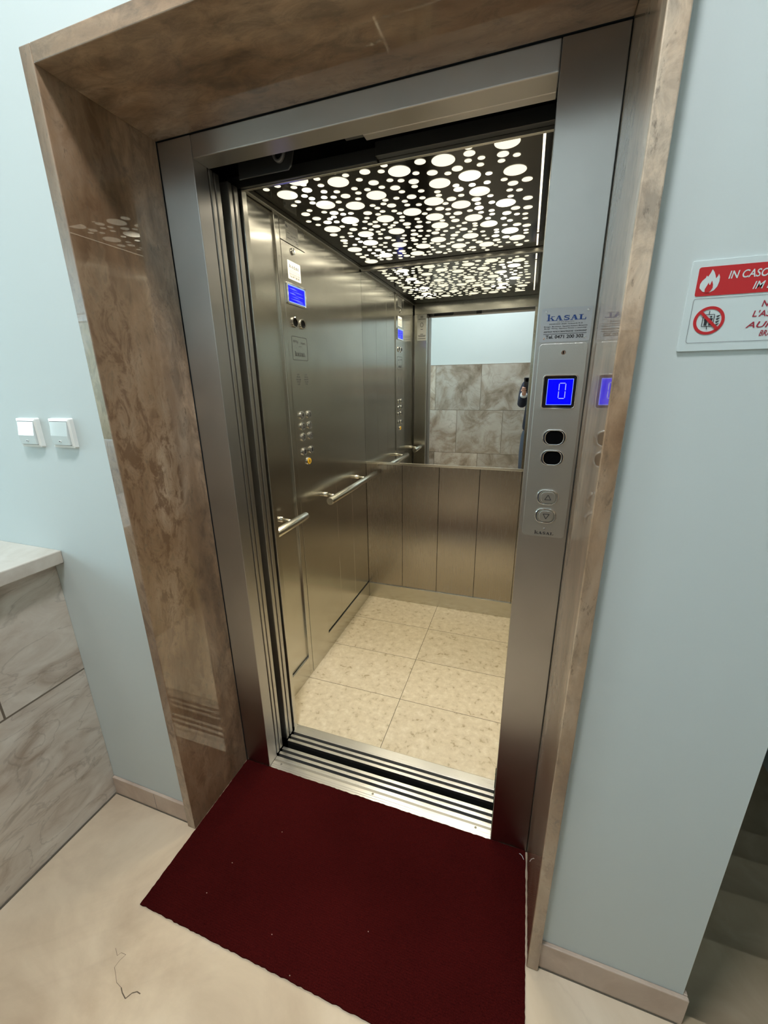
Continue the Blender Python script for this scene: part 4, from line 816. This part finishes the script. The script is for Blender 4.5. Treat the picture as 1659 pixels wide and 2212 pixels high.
flat('slash', M['red'], [seg((pc-pr_*0.62, pz_+pr_*0.62), (pc+pr_*0.62, pz_-pr_*0.62), pr_*0.20)], pg, -0.0042)
q_ = pr_
mk = pline([(pc-0.42*q_, pz_-0.40*q_), (pc+0.30*q_, pz_-0.40*q_), (pc+0.30*q_, pz_+0.42*q_), (pc-0.42*q_, pz_+0.42*q_)], 0.0008, True)
mk += [seg((pc-0.06*q_, pz_+0.42*q_), (pc-0.06*q_, pz_+0.68*q_), 0.0009), seg((pc-0.06*q_, pz_-0.40*q_), (pc-0.06*q_, pz_-0.62*q_), 0.0009)]
for dx in (-0.20, 0.10):
    mk += [ell(pc+dx*q_, pz_+0.26*q_, 0.0013, 0.0013, 10), [(pc+(dx-0.12)*q_, pz_-0.02*q_), (pc+(dx+0.12)*q_, pz_-0.02*q_), (pc+(dx+0.12)*q_, pz_+0.16*q_), (pc+(dx-0.12)*q_, pz_+0.16*q_)],
           [(pc+(dx-0.09)*q_, pz_-0.34*q_), (pc+(dx+0.09)*q_, pz_-0.34*q_), (pc+(dx+0.09)*q_, pz_), (pc+(dx-0.09)*q_, pz_)]]
for k in range(4): mk.append([(pc+0.40*q_, pz_+(0.28-0.2*k)*q_), (pc+0.52*q_, pz_+(0.20-0.2*k)*q_), (pc+0.70*q_, pz_+(0.36-0.2*k)*q_), (pc+0.54*q_, pz_+(0.34-0.2*k)*q_)])
flat('lift_pictogram', M['ink'], mk, pg, -0.0038)

# ================================================================== the person taking the picture (seen in the mirror)
def skin_mesh(nodes, edges, root, levels=2):
    """nodes: (co, rx, ry); grows a limb surface round a skeleton and returns an evaluated mesh"""
    me = bpy.data.meshes.new('sk'); me.from_pydata([n[0] for n in nodes], edges, []); me.update()
    o = bpy.data.objects.new('sk', me); COL.objects.link(o)
    md = o.modifiers.new('skin', 'SKIN'); md.use_smooth_shade = True; md.branch_smoothing = 0.3
    for v, n in zip(me.skin_vertices[0].data, nodes): v.radius = (n[1], n[2])
    me.skin_vertices[0].data[root].use_root = True
    sb = o.modifiers.new('sub', 'SUBSURF'); sb.levels = levels; sb.render_levels = levels
    dg = bpy.context.evaluated_depsgraph_get(); out = bpy.data.meshes.new_from_object(o.evaluated_get(dg))
    bpy.data.objects.remove(o); bpy.data.meshes.remove(me)
    return out
def chain(spec):
    """spec: dict name -> (co, r, parent or None)"""
    names = list(spec); nodes = []; edges = []
    for n in names:
        co, r, par = spec[n]; r = r if isinstance(r, tuple) else (r, r); nodes.append((co, r[0], r[1]))
        if par: edges.append((names.index(par), names.index(n)))
    return nodes, edges
PC = Vector((0.955, -1.42, 0.0))
per = empty('person', PC, 0, 'person in dark navy jacket and jeans holding up a phone, reflected in the elevator mirror', 'person')
CM = CROT.to_matrix()
def cl(r, u, b): return CAM+CM @ Vector((r, u, b))        # a point near the phone, along its own axes
def rel(v): return tuple(Vector(v)-PC)
BS = {}
BS['pelvis'] = (rel((.955, -1.42, .97)), (.150, .105), None)
BS['waist'] = (rel((.955, -1.42, 1.10)), (.135, .095), 'pelvis')
BS['chest'] = (rel((.955, -1.42, 1.28)), (.125, .090), 'waist')
BS['collar'] = (rel((.955, -1.415, 1.43)), (.072, .055), 'chest')
BS['neck'] = (rel((.950, -1.395, 1.52)), .055, 'collar')
BS['skull'] = (rel((.945, -1.365, 1.60)), .060, 'neck')
for s, sx in (('l', -1), ('r', 1)):
    BS['hip'+s] = (rel((.955+sx*.085, -1.42, .88)), .085, 'pelvis')
    BS['knee'+s] = (rel((.955+sx*.095, -1.405, .49)), .056, 'hip'+s)
    BS['ankle'+s] = (rel((.955+sx*.10, -1.425, .10)), .038, 'knee'+s)
    BS['toe'+s] = (rel((.955+sx*.115, -1.28, .035)), .030, 'ankle'+s)
    BS['sh'+s] = (rel((.955+sx*.165, -1.42, 1.405)), .042, 'collar')
EL = {'l': Vector((.768, -1.235, 1.195)), 'r': Vector((1.115, -1.22, 1.19))}
WR = {'l': cl(-.062, -.150, .055), 'r': cl(.066, -.150, .060)}
for s, sx in (('l', -1), ('r', 1)):
    e = .054
    BS['el'+s] = (rel(EL[s]), .040, 'sh'+s)
    BS['wr'+s] = (rel(WR[s]), (.026, .026), 'el'+s)
    BS['palm'+s] = (rel(cl(sx*e, -.108, .034)), (.030, .022), 'wr'+s)
    BS['palmb'+s] = (rel(cl(sx*(e+.002), -.085, .028)), (.028, .018), 'palm'+s)
    for k, (u, ln) in enumerate(((-.062, 1.0), (-.079, 1.08), (-.096, 1.0), (-.112, .85))):
        n = s+str(k)
        BS['a'+n] = (rel(cl(sx*(e+.004), u, .014)), .0095, 'palmb'+s)
        BS['b'+n] = (rel(cl(sx*(e-.002), u-.001, -.007)), .0090, 'a'+n)
        BS['c'+n] = (rel(cl(sx*(e-.022*ln), u-.002, -.013)), .0085, 'b'+n)
        BS['d'+n] = (rel(cl(sx*(e-.040*ln), u-.001, -.009)), .0075, 'c'+n)
    BS['t1'+s] = (rel(cl(sx*(e-.004), -.082, .042)), .012, 'palm'+s)
    BS['t2'+s] = (rel(cl(sx*(e-.016), -.058, .034)), .0105, 't1'+s)
    BS['t3'+s] = (rel(cl(sx*(e-.026), -.040, .024)), .009, 't2'+s)
nodes, edges = chain(BS)
body = skin_mesh(nodes, edges, 0)
# head with face, welded into the same mesh
def head_mesh():
    bm = bmesh.new(); bmesh.ops.create_uvsphere(bm, u_segments=200, v_segments=150, radius=1.0)
    base = {}
    for v in bm.verts:
        base[v.index] = v.co.copy()
        x, y, z = v.co
        X = x*0.076; Y = y*0.096; Z = z*0.118
        if z < -0.1: k = 1-0.27*((-z-0.1)/0.9)**1.2; X *= k; Y = Y*(1-0.10*(-z))+0.010*(-z)
        if y > 0.2: Y -= 0.006*(y-0.2)
        g = lambda cx, cz, sx, sz: math.exp(-((x-cx)/sx)**2-((z-cz)/sz)**2)
        if y > 0:
            Y += 0.020*g(0, -0.26, 0.13, 0.11)+0.016*g(0, -0.08, 0.08, 0.22)+0.006*g(-0.10, -0.27, 0.06, 0.05)+0.006*g(0.10, -0.27, 0.06, 0.05)   # nose
            Y -= 0.015*g(-0.38, 0.03, 0.20, 0.13)+0.015*g(0.38, 0.03, 0.20, 0.13)  # eye sockets
            Y += 0.008*g(-0.37, 0.01, 0.12, 0.07)+0.008*g(0.37, 0.01, 0.12, 0.07)  # eyeballs
            Y += 0.009*g(0, -0.48, 0.26, 0.045)+0.009*g(0, -0.585, 0.22, 0.05)-0.005*g(0, -0.53, 0.26, 0.018)  # lips
            Y += 0.010*g(0, -0.84, 0.3, 0.14)                                     # chin
            Y += 0.006*g(0, 0.20, 0.6, 0.07)                                      # brow
        v.co = (X, Y, Z)
    for f in bm.faces:
        c = sum((base[v.index] for v in f.verts), Vector())/len(f.verts); f.material_index = 0
        if c.y > 0.3:
            for sx in (-0.37, 0.37):
                d = math.hypot((c.x-sx)/0.15, (c.z-0.01-0.25*(c.x-sx)**2)/0.055)
                if d < 1: f.material_index = 1
                if math.hypot(c.x-sx, c.z-0.015) < 0.055 and d < 1: f.material_index = 2
                if abs(c.x-sx*1.03) < 0.19 and abs(c.z-0.20+0.9*(c.x-sx)**2) < 0.026: f.material_index = 2
            if abs(c.x) < 0.27 and abs(c.z+0.53) < 0.095*math.sqrt(max(0, 1-(c.x/0.27)**2)): f.material_index = 3
    for sx in (-1, 1):
        m2 = bmesh.ops.create_uvsphere(bm, u_segments=14, v_segments=10, radius=1.0)
        for v in m2['verts']: v.co = Vector((sx*0.077+v.co.x*0.009, -0.004+v.co.y*0.018, -0.010+v.co.z*0.031))
    me = bpy.data.meshes.new('head'); bm.to_mesh(me); bm.free(); return me
HM = Matrix.Translation(Vector(rel((.940, -1.345, 1.655)))) @ Euler((math.radians(-14), 0, math.radians(14))).to_matrix().to_4x4()
hm = head_mesh(); hm.transform(HM)
bm = bmesh.new(); bm.from_mesh(body); bm.from_mesh(hm)
for f in bm.faces: f.smooth = True
idx = [f.material_index for f in bm.faces]
bm.to_mesh(body); bm.free(); body.name = 'body'; body.materials.clear(); [body.materials.append(m_) for m_ in (M['skin'], M['shirt'], M['hair'], simple('lips', (0.40, 0.16, 0.13), 0.5))]
for p_, i_ in zip(body.polygons, idx): p_.material_index = i_
ob = bpy.data.objects.new('body', body); COL.objects.link(ob); ob.parent = per
# hair cap
bm = bmesh.new(); bmesh.ops.create_uvsphere(bm, u_segments=32, v_segments=20, radius=1.0)
for v in bm.verts: v.co = Vector((v.co.x*0.083, v.co.y*0.102-0.008, v.co.z*0.108+0.018))*(1+0.015*math.sin(v.co.x*40)*math.cos(v.co.y*37))
dead = [v for v in bm.verts if v.co.z < 0.050-0.0*v.co.y and v.co.y > -0.01 or v.co.z < -0.055]
bmesh.ops.delete(bm, geom=dead, context='VERTS')
me = bpy.data.meshes.new('hair'); bm.to_mesh(me); bm.free(); me.transform(HM); me.materials.append(M['hair'])
for p_ in me.polygons: p_.use_smooth = True
oh = bpy.data.objects.new('hair', me); COL.objects.link(oh); oh.parent = per
s_ = oh.modifiers.new('thick', 'SOLIDIFY'); s_.thickness = 0.006
# jacket
JS = {}
JS['hem'] = (rel((.955, -1.42, .845)), (.185, .135), None)
JS['pel'] = (rel((.955, -1.42, .97)), (.175, .128), 'hem')
JS['wst'] = (rel((.955, -1.42, 1.12)), (.160, .118), 'pel')
JS['cst'] = (rel((.955, -1.42, 1.30)), (.170, .122), 'wst')
JS['col'] = (rel((.955, -1.415, 1.435)), (.115, .090), 'cst')
JS['nek'] = (rel((.952, -1.405, 1.495)), .066, 'col')
for s, sx in (('l', -1), ('r', 1)):
    JS['s'+s] = (rel((.955+sx*.155, -1.42, 1.412)), .072, 'col')
    JS['u'+s] = (rel(Vector((.955+sx*.165, -1.42, 1.41)).lerp(EL[s], .55)), .060, 's'+s)
    JS['e'+s] = (rel(EL[s]), .055, 'u'+s)
    JS['f'+s] = (rel(EL[s].lerp(WR[s], .5)), .048, 'e'+s)
    JS['c'+s] = (rel(EL[s].lerp(WR[s], .86)), .040, 'f'+s)
n_, e_ = chain(JS); jm = skin_mesh(n_, e_, 0); jm.name = 'jacket'; jm.materials.clear(); jm.materials.append(M['jacket'])
oj = bpy.data.objects.new('jacket', jm); COL.objects.link(oj); oj.parent = per; oj['label'] = 'dark navy jacket'
for s in ('l', 'r'):
    a = Vector(rel(EL[s].lerp(WR[s], .84))); b = Vector(rel(EL[s].lerp(WR[s], .96)))
    mb = MB(); mb.tube([a, b], [0.038, 0.036], 20); c = mb.build('shirt_cuff', M['shirt'], per, smooth=True)
TS = {'wb': (rel((.955, -1.42, .98)), (.150, .110), None), 'cr': (rel((.955, -1.42, .90)), (.150, .115), 'wb')}
for s, sx in (('l', -1), ('r', 1)):
    TS['h'+s] = (rel((.955+sx*.092, -1.42, .80)), .098, 'cr')
    TS['k'+s] = (rel((.955+sx*.100, -1.405, .49)), .078, 'h'+s)
    TS['m'+s] = (rel((.955+sx*.102, -1.415, .27)), .068, 'k'+s)
    TS['a'+s] = (rel((.955+sx*.104, -1.42, .085)), .062, 'm'+s)
n_, e_ = chain(TS); tm = skin_mesh(n_, e_, 0); tm.name = 'jeans'; tm.materials.clear(); tm.materials.append(M['jeans'])
ot = bpy.data.objects.new('jeans', tm); COL.objects.link(ot); ot.parent = per; ot['label'] = 'grey blue jeans'
for s, sx in (('l', -1), ('r', 1)):
    n_, e_ = chain({'h': (rel((.955+sx*.102, -1.455, .042)), (.040, .038), None), 'm': (rel((.955+sx*.110, -1.36, .046)), (.045, .040), 'h'), 't': (rel((.955+sx*.118, -1.27, .034)), (.042, .028), 'm')})
    sm = skin_mesh(n_, e_, 0); sm.name = 'shoe'; sm.materials.clear(); sm.materials.append(M['shoe'])
    zmin = min(v.co.z for v in sm.vertices)
    for v in sm.vertices: v.co.z = max(v.co.z-zmin, 0.0)
    os_ = bpy.data.objects.new('shoe', sm); COL.objects.link(os_); os_.parent = per
# phone held upright just behind the point of view
ph = bpy.data.objects.new('smartphone', None); COL.objects.link(ph); ph.location = CAM; ph.rotation_euler = CROT
label(ph, 'dark smartphone in the raised hand of the person in the mirror', 'phone')
def pbox(name, outline, b0, b1, mat, **k):
    mb = MB(); n = len(outline); v = [(x, z, b0) for x, z in outline]+[(x, z, b1) for x, z in outline]
    mb.add(v, [list(range(n)), list(range(2*n-1, n-1, -1))]+[[i, n+i, n+(i+1) % n, (i+1) % n] for i in range(n)]); return mb.build(name, mat, ph, **k)
pbox('phone_body', rrect(-0.003, -0.030, 0.076, 0.150, 0.010), 0.0040, 0.0125, simple('phone_case_dark', (0.035, 0.035, 0.045), 0.35), bevel=0.0015)
pbox('screen', rrect(-0.003, -0.030, 0.069, 0.142, 0.008), 0.0126, 0.0128, M['black'])
pbox('camera_bump', rrect(-0.006, 0.020, 0.036, 0.038, 0.008), 0.0030, 0.0040, M['black'])
